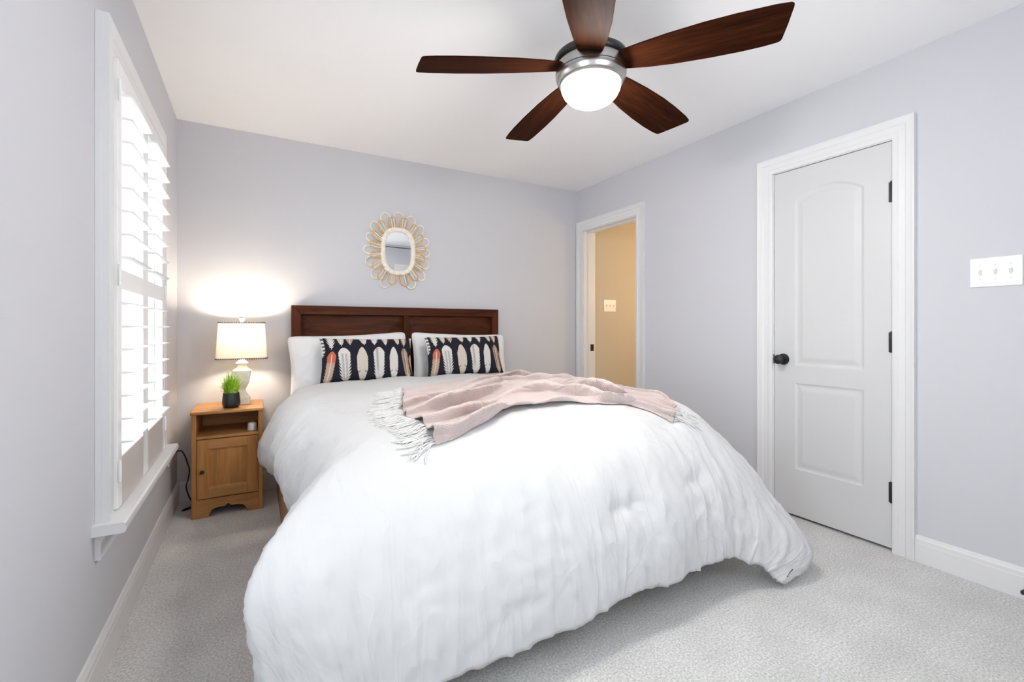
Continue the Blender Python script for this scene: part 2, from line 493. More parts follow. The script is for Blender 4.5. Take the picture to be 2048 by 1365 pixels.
door = sempty('door_1', (W + 0.004, CY0 + 0.014, 0))
DY0, DY1, DZ0, DZ1 = CY0 + 0.0145, CY1 - 0.0145, 0.016, CZ - 0.0155
def door_leaf(parent):
    """front face grid height-field with two raised, moulded panels (upper one arched)."""
    x_front = W + 0.004
    ny, nz = 130, 330
    cy = (DY0 + DY1) / 2
    def sdf(y, z):
        # signed distance-like (positive inside) for the panel outlines
        hw = 0.172
        dl = hw - abs(y - cy)
        d1 = min(dl, 0.787 - z, z - 0.285)
        arch = 1.905 - 0.062 * ((y - cy) / hw) ** 2 - 0.0
        d2 = min(dl, (arch - z), z - 0.893)
        return max(d1, d2)
    def depth(d):
        if d <= 0: return 0.0
        if d < 0.010: return 0.0065 * math.sin(d / 0.010 * PI / 2)
        if d < 0.018: return 0.0065
        if d < 0.042: return 0.0065 - 0.0050 * (d - 0.018) / 0.024
        return 0.0015
    vs = []; fs = []
    for j in range(nz + 1):
        z = DZ0 + (DZ1 - DZ0) * j / nz
        for i in range(ny + 1):
            y = DY0 + (DY1 - DY0) * i / ny
            vs.append((x_front + depth(sdf(y, z)), y, z))
    for j in range(nz):
        for i in range(ny):
            a = j * (ny + 1) + i
            fs.append((a, a + 1, a + ny + 2, a + ny + 1))
    b = len(vs)
    xb = x_front + 0.035
    vs += [(xb, DY0, DZ0), (xb, DY1, DZ0), (xb, DY1, DZ1), (xb, DY0, DZ1)]
    fs.append((b, b+3, b+2, b+1))
    fs.append(tuple(range(0, ny + 1)) + (b + 1, b))
    fs.append(tuple(nz * (ny + 1) + i for i in range(ny, -1, -1)) + (b + 3, b + 2))
    fs.append(tuple(j * (ny + 1) for j in range(nz, -1, -1)) + (b, b + 3))
    fs.append(tuple(j * (ny + 1) + ny for j in range(nz + 1)) + (b + 2, b + 1))
    return MB().add(vs, fs).build('door_leaf', 'door', parent, smooth=True, angle=35)
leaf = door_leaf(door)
KY, KZ = -1.998, 0.922
mb = MB().lathe([(0.0, 0.002), (0.034, 0.002), (0.034, -0.004), (0.031, -0.009), (0.020, -0.011), (0.0125, -0.013), (0.0115, -0.028), (0.014, -0.034),
                 (0.022, -0.040), (0.027, -0.048), (0.028, -0.056), (0.025, -0.064), (0.017, -0.069), (0.0, -0.070)], 40, (W + 0.004, KY, KZ), 'X')
mb.build('door_knob', 'black', door, smooth=True)
mb = MB().box(W - 0.002, W + 0.020, CY1 - 0.0145, CY1 - 0.0105, KZ - 0.028, KZ + 0.028)
mb.build('latch_plate', 'black', door)
for z0 in (0.244, 0.988, 1.733):
    mb = MB().lathe([(0, 0), (0.0055, 0), (0.0065, 0.003), (0.0065, 0.094), (0.0055, 0.097), (0.004, 0.100), (0.0045, 0.104), (0, 0.106)], 16, (W - 0.005, CY0 + 0.0135, z0 - 0.002))
    mb.box(W - 0.0005, W + 0.0035, CY0 + 0.014, CY0 + 0.026, z0, z0 + 0.098)
    mb.build('hinge', 'black', door, smooth=True)

# hall doorway frame
mb = MB(); casing_right(mb, EY0 + 0.006, EY1 - 0.006, EZ - 0.006)
o = struct(mb.build('trim_2', 'trim', smooth=True, angle=25))
mb = MB()
JX1 = W + WT + 0.022
mb.box(W - 0.001, JX1, EY1 - 0.012, EY1 + 0.004, 0, EZ).box(W - 0.001, JX1, EY0 - 0.004, EY0 + 0.012, 0, EZ).box(W - 0.001, JX1, EY0, EY1, EZ - 0.012, EZ + 0.004)
mb.box(W + 0.045, W + 0.06, EY1 - 0.022, EY1 - 0.012, 0, EZ - 0.012).box(W + 0.045, W + 0.06, EY0 + 0.012, EY0 + 0.022, 0, EZ - 0.012)
mb.box(W + 0.045, W + 0.06, EY0, EY1, EZ - 0.024, EZ - 0.012)
mb.build('door_jamb', 'trim', o)
mb = MB().box(W + 0.078, W + 0.118, EY1 - 0.0140, EY1 - 0.0115, 0.885, 0.950)
mb.build('strike_plate', 'black', o)

# rear door (seen only in the mirror)
mb = MB().box(2.37, 3.12, YR, YR + 0.02, 0, 2.13)
o = struct(mb.build('trim_3', 'trim'))
d2 = sempty('door_2', (2.745, YR + 0.02, 0))
mb = MB().box(2.46, 3.03, YR + 0.0205, YR + 0.036, 0.012, 2.04)
mb.build('door_leaf', 'door', d2, bevel=0.002)

# ---------------------------------------------------------------- windows
win = sempty('window_1', (0, (WY0 + WY1) / 2, WZ0))
OY0, OY1, OZ1 = -1.72, -0.66, 2.095
mb = MB()     # flat casing on the wall
T1 = 0.017
mb.box(0, T1, OY0, WY0, 0.503, OZ1).box(0, T1, WY1, OY1, 0.503, OZ1).box(0, T1, WY0, WY1, WZ1, OZ1)
mb.build('casing', 'trim', win, bevel=0.0015)
mb = MB()     # jamb lining through the wall
mb.box(-0.15, 0.0, WY0 - 0.001, WY0 + 0.012, WZ0, WZ1).box(-0.15, 0.0, WY1 - 0.012, WY1 + 0.001, WZ0, WZ1).box(-0.15, 0.0, WY0, WY1, WZ1 - 0.012, WZ1 + 0.001)
mb.build('jamb_lining', 'trim', win)
mb = MB()     # sill / stool with rounded nose
mb.box(-0.15, 0.002, WY0 + 0.001, WY1 - 0.001, 0.472, 0.5065)
mb.prism([(0.0, 0.470), (0.075, 0.470), (0.081, 0.474), (0.084, 0.4865), (0.081, 0.499), (0.075, 0.503), (0.0, 0.503)],
         lambda p: (p[0], OY0 - 0.03, p[1]), lambda p: (p[0], OY1 + 0.03, p[1]))
mb.build('sill', 'trim', win, smooth=True, angle=30)
mb = MB()
mb.prism([(0.0, 0.470), (0.028, 0.470), (0.024, 0.452), (0.016, 0.442), (0.014, 0.412), (0.014, 0.385), (0.0, 0.385)],
         lambda p: (p[0], OY0 + 0.004, p[1]), lambda p: (p[0], OY1 - 0.004, p[1]))
mb.build('apron', 'trim', win)
for k, (z0, z1, xo) in enumerate(((0.5075, 1.27, -0.085), (1.24, WZ1 - 0.012, -0.115))):
    mb = MB()
    a, b, t = WY0 + 0.012, WY1 - 0.012, 0.045
    mb.box(xo, xo + 0.028, a, a + t, z0, z1).box(xo, xo + 0.028, b - t, b, z0, z1)
    mb.box(xo, xo + 0.028, a, b, z0, z0 + t).box(xo, xo + 0.028, a, b, z1 - t, z1)
    s = mb.build('sash', 'trim', win, bevel=0.002)
    MB().box(xo + 0.012, xo + 0.016, a + t, b - t, z0 + t, z1 - t).build('pane', 'pane', s)

# unseen rear window, added to light the near half of the room
win2 = sempty('window_added_rear', ((RX0 + RX1) / 2, YR, RZ0))
mb = MB()
mb.box(RX0 - 0.09, RX0, YR, YR + 0.018, RZ0 - 0.09, RZ1 + 0.09).box(RX1, RX1 + 0.09, YR, YR + 0.018, RZ0 - 0.09, RZ1 + 0.09)
mb.box(RX0, RX1, YR, YR + 0.018, RZ1, RZ1 + 0.09).box(RX0, RX1, YR, YR + 0.018, RZ0 - 0.09, RZ0)
mb.build('casing', 'trim', win2)
mb = MB()
for a, b in ((RX0, (RX0 + RX1) / 2), ((RX0 + RX1) / 2, RX1)):
    mb.box(a, a + 0.045, YR - 0.1, YR - 0.07, RZ0, RZ1).box(b - 0.045, b, YR - 0.1, YR - 0.07, RZ0, RZ1)
    mb.box(a, b, YR - 0.1, YR - 0.07, RZ0, RZ0 + 0.045).box(a, b, YR - 0.1, YR - 0.07, RZ1 - 0.045, RZ1)
s = mb.build('sash', 'trim', win2)
MB().box(RX0, RX1, YR - 0.088, YR - 0.084, RZ0, RZ1).build('pane', 'pane', s)

# near window on the left wall, added outside the view to even the light
win3 = sempty('window_added_near', (0, (NY0 + NY1) / 2, WZ0))
mb = MB()
mb.box(0, T1, NY0 - 0.09, NY0, 0.503, OZ1).box(0, T1, NY1, NY1 + 0.09, 0.503, OZ1).box(0, T1, NY0, NY1, WZ1, OZ1)
mb.build('casing', 'trim', win3)
MB().box(0.0, 0.084, NY0 - 0.1, NY1 + 0.1, 0.470, 0.503).build('sill', 'trim', win3)
mb = MB()
a, b, t = NY0, NY1, 0.045
mb.box(-0.115, -0.087, a, a + t, WZ0, WZ1).box(-0.115, -0.087, b - t, b, WZ0, WZ1).box(-0.115, -0.087, a, b, WZ0, WZ0 + t).box(-0.115, -0.087, a, b, WZ1 - t, WZ1).box(-0.115, -0.087, a, b, 1.23, 1.275)
s = mb.build('sash', 'trim', win3)
MB().box(-0.103, -0.099, a + t, b - t, WZ0 + t, WZ1 - t).build('pane', 'pane', s)

# plantation shutters: one frame, two hinged panels
shut = thing('plantation_shutter', 'white plantation shutters with two louvered panels on the left wall window', 'shutter', (0.017, (OY0 + OY1) / 2, 0.503))
FW = 0.088
FP = [(0, 0.0), (0, 0.019), (0.010, 0.021), (0.016, 0.019), (0.050, 0.019), (0.054, 0.015), (0.070, 0.013), (0.076, 0.009), (FW, 0.008), (FW, 0)]
n = len(FP)
path = [lambda d: (OY0 + 0.001 + d, 0.5035), lambda d: (OY0 + 0.001 + d, OZ1 - 0.001 - d), lambda d: (OY1 - 0.001 - d, OZ1 - 0.001 - d), lambda d: (OY1 - 0.001 - d, 0.5035)]
vs = [(0.0172 + t, *fn(d)) for fn in path for d, t in FP]
fs = [(s*n+k, s*n+(k+1) % n, (s+1)*n+(k+1) % n, (s+1)*n+k) for s in range(3) for k in range(n)]
fs += [tuple(range(n)), tuple(range(3*n, 4*n))]
MB().add(vs, fs).build('frame_moulding', 'trim', shut, smooth=True, angle=25)

PZ0, PZ1 = 0.508, 2.000
PX = 0.0255
LN = 0.0787
def louver_mb(y0, y1, z):
    prof = []
    for k in range(20):
        a = 2 * PI * k / 20
        prof.append((PX + 0.0445 * math.cos(a), z + 0.0055 * math.sin(a) * (0.75 + 0.25 * abs(math.sin(a)))))
    return MB().prism(prof, lambda p: (p[0], y0, p[1]), lambda p: (p[0], y1, p[1]))
PY0, PYM, PY1 = OY0 + 0.092, (OY0 + OY1) / 2, OY1 - 0.092
def frame_grid(ys, zs, solid, x0, x1):
    """one connected lattice in the YZ plane; solid(i, j) tells which cells are filled"""
    bm = bmesh.new(); cache = {}
    def vert(a, z, t):
        k = (round(a, 5), round(z, 5), t)
        if k not in cache: cache[k] = bm.verts.new((t, a, z))
        return cache[k]
    ok = lambda i, j: 0 <= i < len(ys) - 1 and 0 <= j < len(zs) - 1 and solid(i, j)
    for i in range(len(ys) - 1):
        for j in range(len(zs) - 1):
            if not ok(i, j): continue
            A, B, C, D = ys[i], ys[i+1], zs[j], zs[j+1]
            q = [[vert(A,C,t), vert(B,C,t), vert(B,D,t), vert(A,D,t)] for t in (x0, x1)]
            ff = [bm.faces.new(q[0]), bm.faces.new(q[1])]
            for di, dj, (u, v) in ((-1,0,(0,3)), (1,0,(1,2)), (0,-1,(0,1)), (0,1,(3,2))):
                if not ok(i + di, j + dj): ff.append(bm.faces.new([q[0][u], q[0][v], q[1][v], q[1][u]]))
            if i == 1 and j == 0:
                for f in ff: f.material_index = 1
    bmesh.ops.recalc_face_normals(bm, faces=bm.faces)
    me = bpy.data.meshes.new('shutter_panel'); bm.to_mesh(me); bm.free()
    return me
def shutter(ya, yb, hinge_near):
    SW = 0.048
    la, lb = ya + SW + 0.001, yb - SW - 0.001
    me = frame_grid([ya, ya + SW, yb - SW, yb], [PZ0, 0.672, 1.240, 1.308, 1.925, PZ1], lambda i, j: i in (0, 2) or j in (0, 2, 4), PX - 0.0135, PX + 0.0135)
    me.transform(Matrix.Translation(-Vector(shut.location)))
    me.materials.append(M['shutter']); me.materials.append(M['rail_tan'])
    t = bpy.data.objects.new('shutter_panel', me); col.objects.link(t); t.parent = shut
    bv = t.modifiers.new('bevel', 'BEVEL'); bv.width = 0.003; bv.segments = 2; bv.limit_method = 'ANGLE'
    for k in range(16):
        z = 1.900 - k * LN
        if k == 8: continue
        louver_mb(la, lb, z).build('louver', 'shutter', t, smooth=True, angle=60)
    hy = ya - 0.002 if hinge_near else yb + 0.002
    for z in (0.60, 1.25, 1.86):
        mb = MB().lathe([(0, 0), (0.0045, 0), (0.0045, 0.07), (0, 0.07)], 12, (PX + 0.018, hy, z))
        mb.build('hinge', 'plastic', t, smooth=True)
    return t
shutter(PY0, PYM - 0.0015, True)
shutter(PYM + 0.0015, PY1, False)

# ---------------------------------------------------------------- ceiling fan
FC = Vector((1.576, -2.176, 0))
fan = thing('ceiling_fan', 'brushed nickel ceiling fan with five dark wood blades and a lit globe', 'ceiling fan', (FC.x, FC.y, H))
MB().lathe([(0, 0), (0.07, 0), (0.07, -0.012), (0.062, -0.035), (0.035, -0.06), (0.018, -0.064), (0, -0.064)], 48, (FC.x, FC.y, H)).build('canopy', 'nickel', fan, smooth=True)
MB().lathe([(0, 2.18), (0.0125, 2.18), (0.0125, 2.39), (0, 2.39)], 24, (FC.x, FC.y, 0)).build('downrod', 'nickel', fan, smooth=True)
MB().lathe([(0, 2.185), (0.05, 2.185), (0.075, 2.175), (0.120, 2.168), (0.140, 2.160), (0.1425, 2.152), (0.1425, 2.146), (0.1385, 2.139), (0.132, 2.137), (0, 2.137)], 72, (FC.x, FC.y, 0)).build('motor_rim', 'blackrim', fan, smooth=True)
MB().lathe([(0, 2.136), (0.131, 2.136), (0.1345, 2.130), (0.1365, 2.115), (0.137, 2.098), (0.1365, 2.0955), (0, 2.0955)], 72, (FC.x, FC.y, 0)).build('motor_housing', 'nickel', fan, smooth=True)
MB().lathe([(0, 2.0955), (0.1335, 2.0955), (0.1335, 2.093), (0, 2.093)], 72, (FC.x, FC.y, 0)).build('seam_ring', 'blackrim', fan, smooth=True)
MB().lathe([(0, 2.0925), (0.1365, 2.0925), (0.1365, 2.089), (0.134, 2.078), (0.128, 2.066), (0.121, 2.058), (0.116, 2.056), (0.116, 2.062), (0, 2.062)], 72, (FC.x, FC.y, 0)).build('light_fitter', 'nickel', fan, smooth=True)
gp = [(0.115, 2.061), (0.1155, 2.052), (0.112, 2.036), (0.103, 2.018), (0.088, 2.001), (0.066, 1.988), (0.040, 1.981), (0.015, 1.979), (0.0, 1.979)]
MB().lathe(gp, 72, (FC.x, FC.y, 0)).build('globe', 'globe', fan, smooth=True, angle=80)
ph0 = 2.7343
def blade_outline():
    # (radial, chord) with chord + = counter-clockwise edge
    lead = [(0.128, 0.050), (0.20, 0.067), (0.30, 0.082), (0.42, 0.092), (0.52, 0.096), (0.59, 0.095), (0.630, 0.091)]
    tip = [(0.640, 0.087), (0.645, 0.078), (0.661, 0.020), (0.676, -0.045), (0.677, -0.056), (0.670, -0.063)]
    trail = [(0.63, -0.069), (0.52, -0.074), (0.42, -0.074), (0.30, -0.067), (0.20, -0.056), (0.128, -0.046)]
    return lead + tip + trail
for k in range(5):
    a = ph0 - k * 2 * PI / 5
    ol = blade_outline()
    pitch = math.radians(11)
    # build in local frame so that the wood grain runs along the blade
    me_pts0 = [(p[0], p[1] * math.cos(pitch), -p[1] * math.sin(pitch) - 0.003 - 0.029 * (p[0] - 0.13) / 0.53) for p in ol]
    me_pts1 = [(p[0], p[1] * math.cos(pitch), -p[1] * math.sin(pitch) + 0.003 - 0.029 * (p[0] - 0.13) / 0.53) for p in ol]
    nn = len(ol)
    mbx = MB().add(me_pts0 + me_pts1, [tuple(reversed(range(nn))), tuple(range(nn, 2*nn))] + [(i, (i+1) % nn, nn + (i+1) % nn, nn + i) for i in range(nn)])
    if k == 0:
        bo = mbx.build('blade', 'blade', None, bevel=0.0015)
        blade_me = bo.data
        br = MB().box(0.095, 0.175, -0.030, 0.030, 0.0035, 0.0075)
        br.v = [(v[0], v[1] * math.cos(pitch), v[2] - v[1] * math.sin(pitch)) for v in br.v]
        bk = br.build('blade_bracket', 'blackrim', None)
        bk.parent = bo
        first = bo; firstb = bk
    else:
        bo = first.copy(); col.objects.link(bo)
        bk = firstb.copy(); col.objects.link(bk); bk.parent = bo
    bo.parent = fan
    bo.location = (0, 0, 2.122 - H)
    bo.rotation_euler = (0, 0, a)

# ---------------------------------------------------------------- bed
HX0, HX1 = 0.654, 2.273
BC = (HX0 + HX1) / 2
bed = thing('bed', 'dark walnut bed with a two-panel headboard against the grey wall', 'bed', (BC, -1.1, 0))
YB0, YB1 = -0.018, -0.068     # back and front of the headboard frame
def headboard():
    T = 0.062; zt = 1.267; zb = 0.30
    fm = MB()
    # mitred top rail
    fm.prism([(HX0, zt), (HX1, zt), (HX1 - T, zt - T), (HX0 + T, zt - T)], lambda p: (p[0], YB0, p[1]), lambda p: (p[0], YB1, p[1]))
    root = fm.build('headboard', 'walnut', bed, bevel=0.0025)
    for s in (0, 1):
        x0, x1 = (HX0, HX0 + T) if s == 0 else (HX1 - T, HX1)
        zi0, zi1 = (zt - 0.0004, zt - T - 0.0004) if s == 0 else (zt - T - 0.0004, zt - 0.0004)
        MB().prism([(x0, 0.0), (x1, 0.0), (x1, zi1), (x0, zi0)], lambda p: (p[0], YB0, p[1]), lambda p: (p[0], YB1, p[1])).build('headboard_post', 'walnut_v', root, bevel=0.0025)
    cx = BC
    MB().box(cx - 0.019, cx + 0.019, YB0, YB1 + 0.004, zb, zt - T).build('center_mullion', 'walnut_v', root, bevel=0.002)
    MB().box(HX0 + T, HX1 - T, YB0, YB1, zb - 0.05, zb).build('bottom_rail', 'walnut', root, bevel=0.002)
    for a, b in ((HX0 + T, cx - 0.019), (cx + 0.019, HX1 - T)):
        # recessed field rising to a shallow pyramid-edged centre
        o_, r_ = 0.0, 0.135
        z0, z1 = zb, zt - T
        q = [(a, z0), (b, z0), (b, z1), (a, z1)]
        q2 = [(a + .012, z0 + .012), (b - .012, z0 + .012), (b - .012, z1 - .012), (a + .012, z1 - .012)]
        q3 = [(a + r_, z0 + r_), (b - r_, z0 + r_), (b - r_, z1 - r_), (a + r_, z1 - r_)]
        vs = [(x, YB0 - 0.012, z) for x, z in q] + [(x, YB0 - 0.014, z) for x, z in q2] + [(x, YB0 - 0.036, z) for x, z in q3] + [(x, YB0 - 0.002, z) for x, z in q]
        fs = [(8, 9, 10, 11), (15, 14, 13, 12)]
        for i in range(4):
            j = (i + 1) % 4
            fs += [(i, j, 4 + j, 4 + i), (4 + i, 4 + j, 8 + j, 8 + i), (12 + i, 12 + j, j, i)]
        MB().add(vs, fs).build('headboard_panel', 'walnut', root)
headboard()
for x0, x1 in ((0.562, 0.590), (2.337, 2.365)):
    MB().box(x0, x1, -2.06, -0.075, 0.0, 0.27).build('side_rail', 'rail_wood', bed, bevel=0.003)
MB().box(0.590, 2.337, -2.06, -2.032, 0.06, 0.27).build('foot_rail', 'rail_wood', bed, bevel=0.003)
MB().box(0.590, 2.337, -2.032, -0.075, 0.18, 0.25).build('slat_base', 'rail_wood', bed)
def soft_box(x0, x1, y0, y1, z0, z1, r):
    return MB().box(x0, x1, y0, y1, z0, z1)
MB().box(0.72, 2.21, -2.03, -0.09, 0.25, 0.64).build('mattress', 'cotton', bed, bevel=0.05, seg=4)

# ---------------------------------------------------------------- comforter
XL, XR, YH, YF = 0.78, 2.20, -0.45, -1.98
def outL(y, prof): return [(XL - d, y, z) for d, z in prof]
def outR(y, prof): return [(XR + d, y, z) for d, z in prof]
def outF(x, prof): return [(x, YF - d, z) for d, z in prof]
def diag(x, sx, prof): return [(x + sx * d * 0.7071, YF - d * 0.7071, z) for d, z in prof]
PL0 = [(0, .748), (.10, .727), (.19, .665), (.25, .58), (.29, .48), (.322, .38), (.30, .30), (.25, .27)]
PL1 = [(0, .745), (.10, .722), (.185, .655), (.232, .575), (.25, .49), (.232, .41), (.18, .335), (.10, .30)]
PL2 = [(0, .735), (.10, .705), (.17, .64), (.208, .56), (.215, .49), (.19, .41), (.15, .34), (.11, .29)]
PLF = [(0, .737), (.12, .712), (.24, .668), (.35, .612), (.445, .555), (.495, .49), (.50, .39), (.47, .25), (.43, .12)]
PF0 = [(0, .735), (.12, .706), (.22, .645), (.30, .55), (.355, .43), (.385, .31), (.39, .20), (.375, .10)]
PF1 = [(0, .740), (.12, .710), (.22, .645), (.30, .55), (.35, .43), (.38, .31), (.39, .22), (.375, .125)]
PF2 = [(0, .735), (.12, .702), (.21, .635), (.28, .54), (.335, .43), (.37, .32), (.385, .23), (.375, .14)]
RFp = [(2.2, -1.98, .725), (2.27, -2.05, .685), (2.345, -2.13, .615), (2.42, -2.21, .52), (2.50, -2.29, .395), (2.57, -2.36, .26),
       (2.625, -2.42, .145), (2.625, -2.455, .085), (2.54, -2.46, .05), (2.40, -2.44, .014)]
PR = [(0, .748), (.08, .735), (.15, .69), (.20, .60), (.23, .48), (.235, .36), (.22, .26), (.19, .19)]
keys = [(0.0, outL(YH, PL0)), (1.0, outL(-1.19, PL1)), (1.45, outL(-1.545, PL1)), (2.0, outL(YF, PL2)), (2.5, diag(XL, -1, PLF)), (3.0, outF(XL, PF0)),
        (3.5, outF((XL + XR) / 2, PF1)), (4.0, outF(XR, PF2)), (4.5, RFp), (5.0, outR(YF, PR)), (5.5, outR(-1.2, PR)), (6.0, outR(YH, PR))]
ND = 48
def resample(pts, n):
    pts = np.array(pts, float)
    # catmull-rom densify, then arc-length resample
    P = np.vstack([2 * pts[0] - pts[1], pts, 2 * pts[-1] - pts[-2]])
    dense = []
    for i in range(1, len(P) - 2):
        for t in np.linspace(0, 1, 14, endpoint=False):
            a, b, c, d = P[i-1], P[i], P[i+1], P[i+2]
            dense.append(0.5 * ((2*b) + (-a + c) * t + (2*a - 5*b + 4*c - d) * t*t + (-a + 3*b - 3*c + d) * t**3))
    dense.append(pts[-1]); D = np.array(dense)
    s = np.r_[0, np.cumsum(np.linalg.norm(np.diff(D, axis=0), axis=1))]
    q = np.linspace(0, s[-1], n)
    return np.stack([np.interp(q, s, D[:, k]) for k in range(3)], 1)
KW = np.array([k[0] for k in keys])
KC = np.array([resample(k[1], ND + 1) for k in keys])       # (nk, ND+1, 3)
KT = np.zeros_like(KC)
for i in range(len(KW)):
    a, b = max(i - 1, 0), min(i + 1, len(KW) - 1)
    KT[i] = (KC[b] - KC[a]) / (KW[b] - KW[a])
def curve_at(w):
    i = int(np.clip(np.searchsorted(KW, w) - 1, 0, len(KW) - 2))
    h = KW[i+1] - KW[i]; t = (w - KW[i]) / h
    t2, t3 = t*t, t*t*t
    return (2*t3 - 3*t2 + 1) * KC[i] + (t3 - 2*t2 + t) * h * KT[i] * 0.8 + (-2*t3 + 3*t2) * KC[i+1] + (t3 - t2) * h * KT[i+1] * 0.8

NX, NY = 100, 110
def build_comforter():
    nu = ND + NX + ND; nv = NY + ND
    G = np.zeros((nv + 1, nu + 1, 3)); RR = np.zeros((nv + 1, nu + 1)); WW = np.zeros((nv + 1, nu + 1))
    curves = {}
    def cv(w):
        k = round(w, 5)
        if k not in curves: curves[k] = curve_at(w)
        return curves[k]
    for j in range(nv + 1):
        b = max(0, j - NY)
        for i in range(nu + 1):
            aL = max(0, ND - i); aR = max(0, i - ND - NX); a = max(aL, aR)
            if a == 0 and b == 0:
                x = XL + (XR - XL) * (i - ND) / NX; y = YH + (YF - YH) * j / NY
                G[j, i] = (x, y, 0); continue
            if b == 0:
                t = j / NY
                w = 2.0 * t if aL else 6.0 - 1.0 * t
                r = a
            elif a == 0:
                w = 3.0 + (i - ND) / NX; r = b
            else:
                r = max(a, b)
                t = 0.5 * b / a if b <= a else 1 - 0.5 * a / b
                w = 2.0 + t if aL else 5.0 - t
            G[j, i] = cv(w)[r]; RR[j, i] = r / ND; WW[j, i] = w
    # heights of the plateau from its rim (transfinite) plus crown
    zl = G[:NY+1, ND, 2].copy(); zr = G[:NY+1, ND+NX, 2].copy(); zf = G[NY, ND:ND+NX+1, 2].copy()
    zl = np.array([cv(2.0 * j / NY)[0][2] for j in range(NY + 1)]); zr = np.array([cv(6.0 - j / NY)[0][2] for j in range(NY + 1)])
    zf = np.array([cv(3.0 + i / NX)[0][2] for i in range(NX + 1)])
    for j in range(NY + 1):
        for i in range(NX + 1):
            s, t = i / NX, j / NY
            base = (1 - s) * zl[j] + s * zr[j]
            base += (zf[i] - ((1 - s) * zf[0] + s * zf[-1])) * t
            crown = 0.042 * (1 - abs(2 * s - 1) ** 2.4) * (1 - t ** 4) * (0.45 + 0.55 * min(1, t * 2.2))
            G[j, i + ND, 2] = base + crown
    # relax
    for it in range(7):
        A = G.copy()
        A[1:-1, 1:-1] = 0.5 * G[1:-1, 1:-1] + 0.125 * (G[:-2, 1:-1] + G[2:, 1:-1] + G[1:-1, :-2] + G[1:-1, 2:])
        G = A
    def normals(G):
        du = np.gradient(G, axis=1); dv = np.gradient(G, axis=0)
        n = np.cross(dv, du); n /= np.linalg.norm(n, axis=2, keepdims=True) + 1e-9
        return n
    n = normals(G)
    # wrinkles
    Dp = np.zeros(G.shape[:2])
    tufts = [(1.02, -1.02), (1.48, -1.02), (1.94, -1.02), (1.02, -0.62), (1.48, -0.62), (1.94, -0.62)]
    for j in range(nv + 1):
        for i in range(nu + 1):
            x, y, z = G[j, i]; r = RR[j, i]; w = WW[j, i]
            p = Vector((x, y, z))
            d = 0.013 * noise.noise(p * 4.2) + 0.0035 * noise.noise(p * 10.0 + Vector((3, 1, 7)))
            fine = 1 - abs(noise.noise(p * 17.0 + Vector((9, 4, 2))))
            d += 0.0065 * (fine ** 5) * (0.4 + r)
            if r > 0:
                q = w * 7.5 if 3 <= w <= 4 else w * 6.0
                warp = 0.5 * noise.noise(Vector((w * 2, r * 2.5, 5)))
                f1 = noise.noise(Vector((q + warp, r * 0.9, 2.0)))
                f2 = 1 - abs(noise.noise(Vector((q * 1.9 + warp * 2 + 7, r * 1.4, 8.0))))
                am = min(1, r * 1.5)
                d += am * (0.016 * f1 + 0.009 * f2 ** 6)
                if w < 2.2: d += 0.026 * am * noise.noise(p * 7.0 + Vector((1, 5, 3)))
                d += am * 0.003 * noise.noise(Vector((q * 5, r * 2, 3)))
            Dp[j, i] = d
    # stitched tufts on the foot drop: pull in along short dashes with radiating puckers
    for (w0, r0) in ((3.27, .83), (3.60, .60), (3.86, .57), (3.60, .22), (3.27, .22), (3.86, .22)):
        for j in range(nv + 1):
            for i in range(nu + 1):
                if 3 <= WW[j, i] <= 4 and RR[j, i] > 0:
                    dx = (WW[j, i] - w0) * (XR - XL); dr = (RR[j, i] - r0) * 0.8
                    q = math.hypot(max(0, abs(dx) - 0.035), dr)
                    if q < 0.12:
                        Dp[j, i] -= 0.012 * math.exp(-(q / 0.022) ** 2) + 0.006 * math.exp(-(q / 0.06) ** 2) * (0.6 + 0.4 * math.cos(9 * math.atan2(dr, dx)))
    G = G + n * Dp[..., None]
    # scalloped hem
    for j in range(nv + 1):
        for i in range(nu + 1):
            r = RR[j, i]
            if r > 0.75:
                k = (r - 0.75) / 0.25
                w = WW[j, i]
                if not (4.3 < w < 4.75):
                    s = noise.noise(Vector((w * 9, 4.4, 0))) * 0.022 + noise.noise(Vector((w * 27, 1.4, 0))) * 0.008
                    G[j, i, 2] += s * k
    G[..., 2] = np.maximum(G[..., 2], 0.012)
    vs = [tuple(v) for v in G.reshape(-1, 3)]
    fs = []
    for j in range(nv):
        for i in range(nu):
            a = j * (nu + 1) + i
            fs.append((a, a + nu + 1, a + nu + 2, a + 1))
    uv = []
    for j in range(nv + 1):
        for i in range(nu + 1):
            w = WW[j, i]
            foot = RR[j, i] * (1.0 if 2.7 <= w <= 4.4 else 0.0)
            uv.append(((i - nu / 2) * .0152, j * .0152, foot))
    return vs, fs, uv
cvs, cfs, cuv = build_comforter()
me = bpy.data.meshes.new('comforter')
me.from_pydata(cvs, [], cfs)
for p in me.polygons: p.use_smooth = True
ul = me.uv_layers.new(name='sheet'); um = me.uv_layers.new(name='mask')
for lp in me.loops:
    q = cuv[lp.vertex_index]
    ul.data[lp.index].uv = (q[0], q[1]); um.data[lp.index].uv = (q[2], 0)
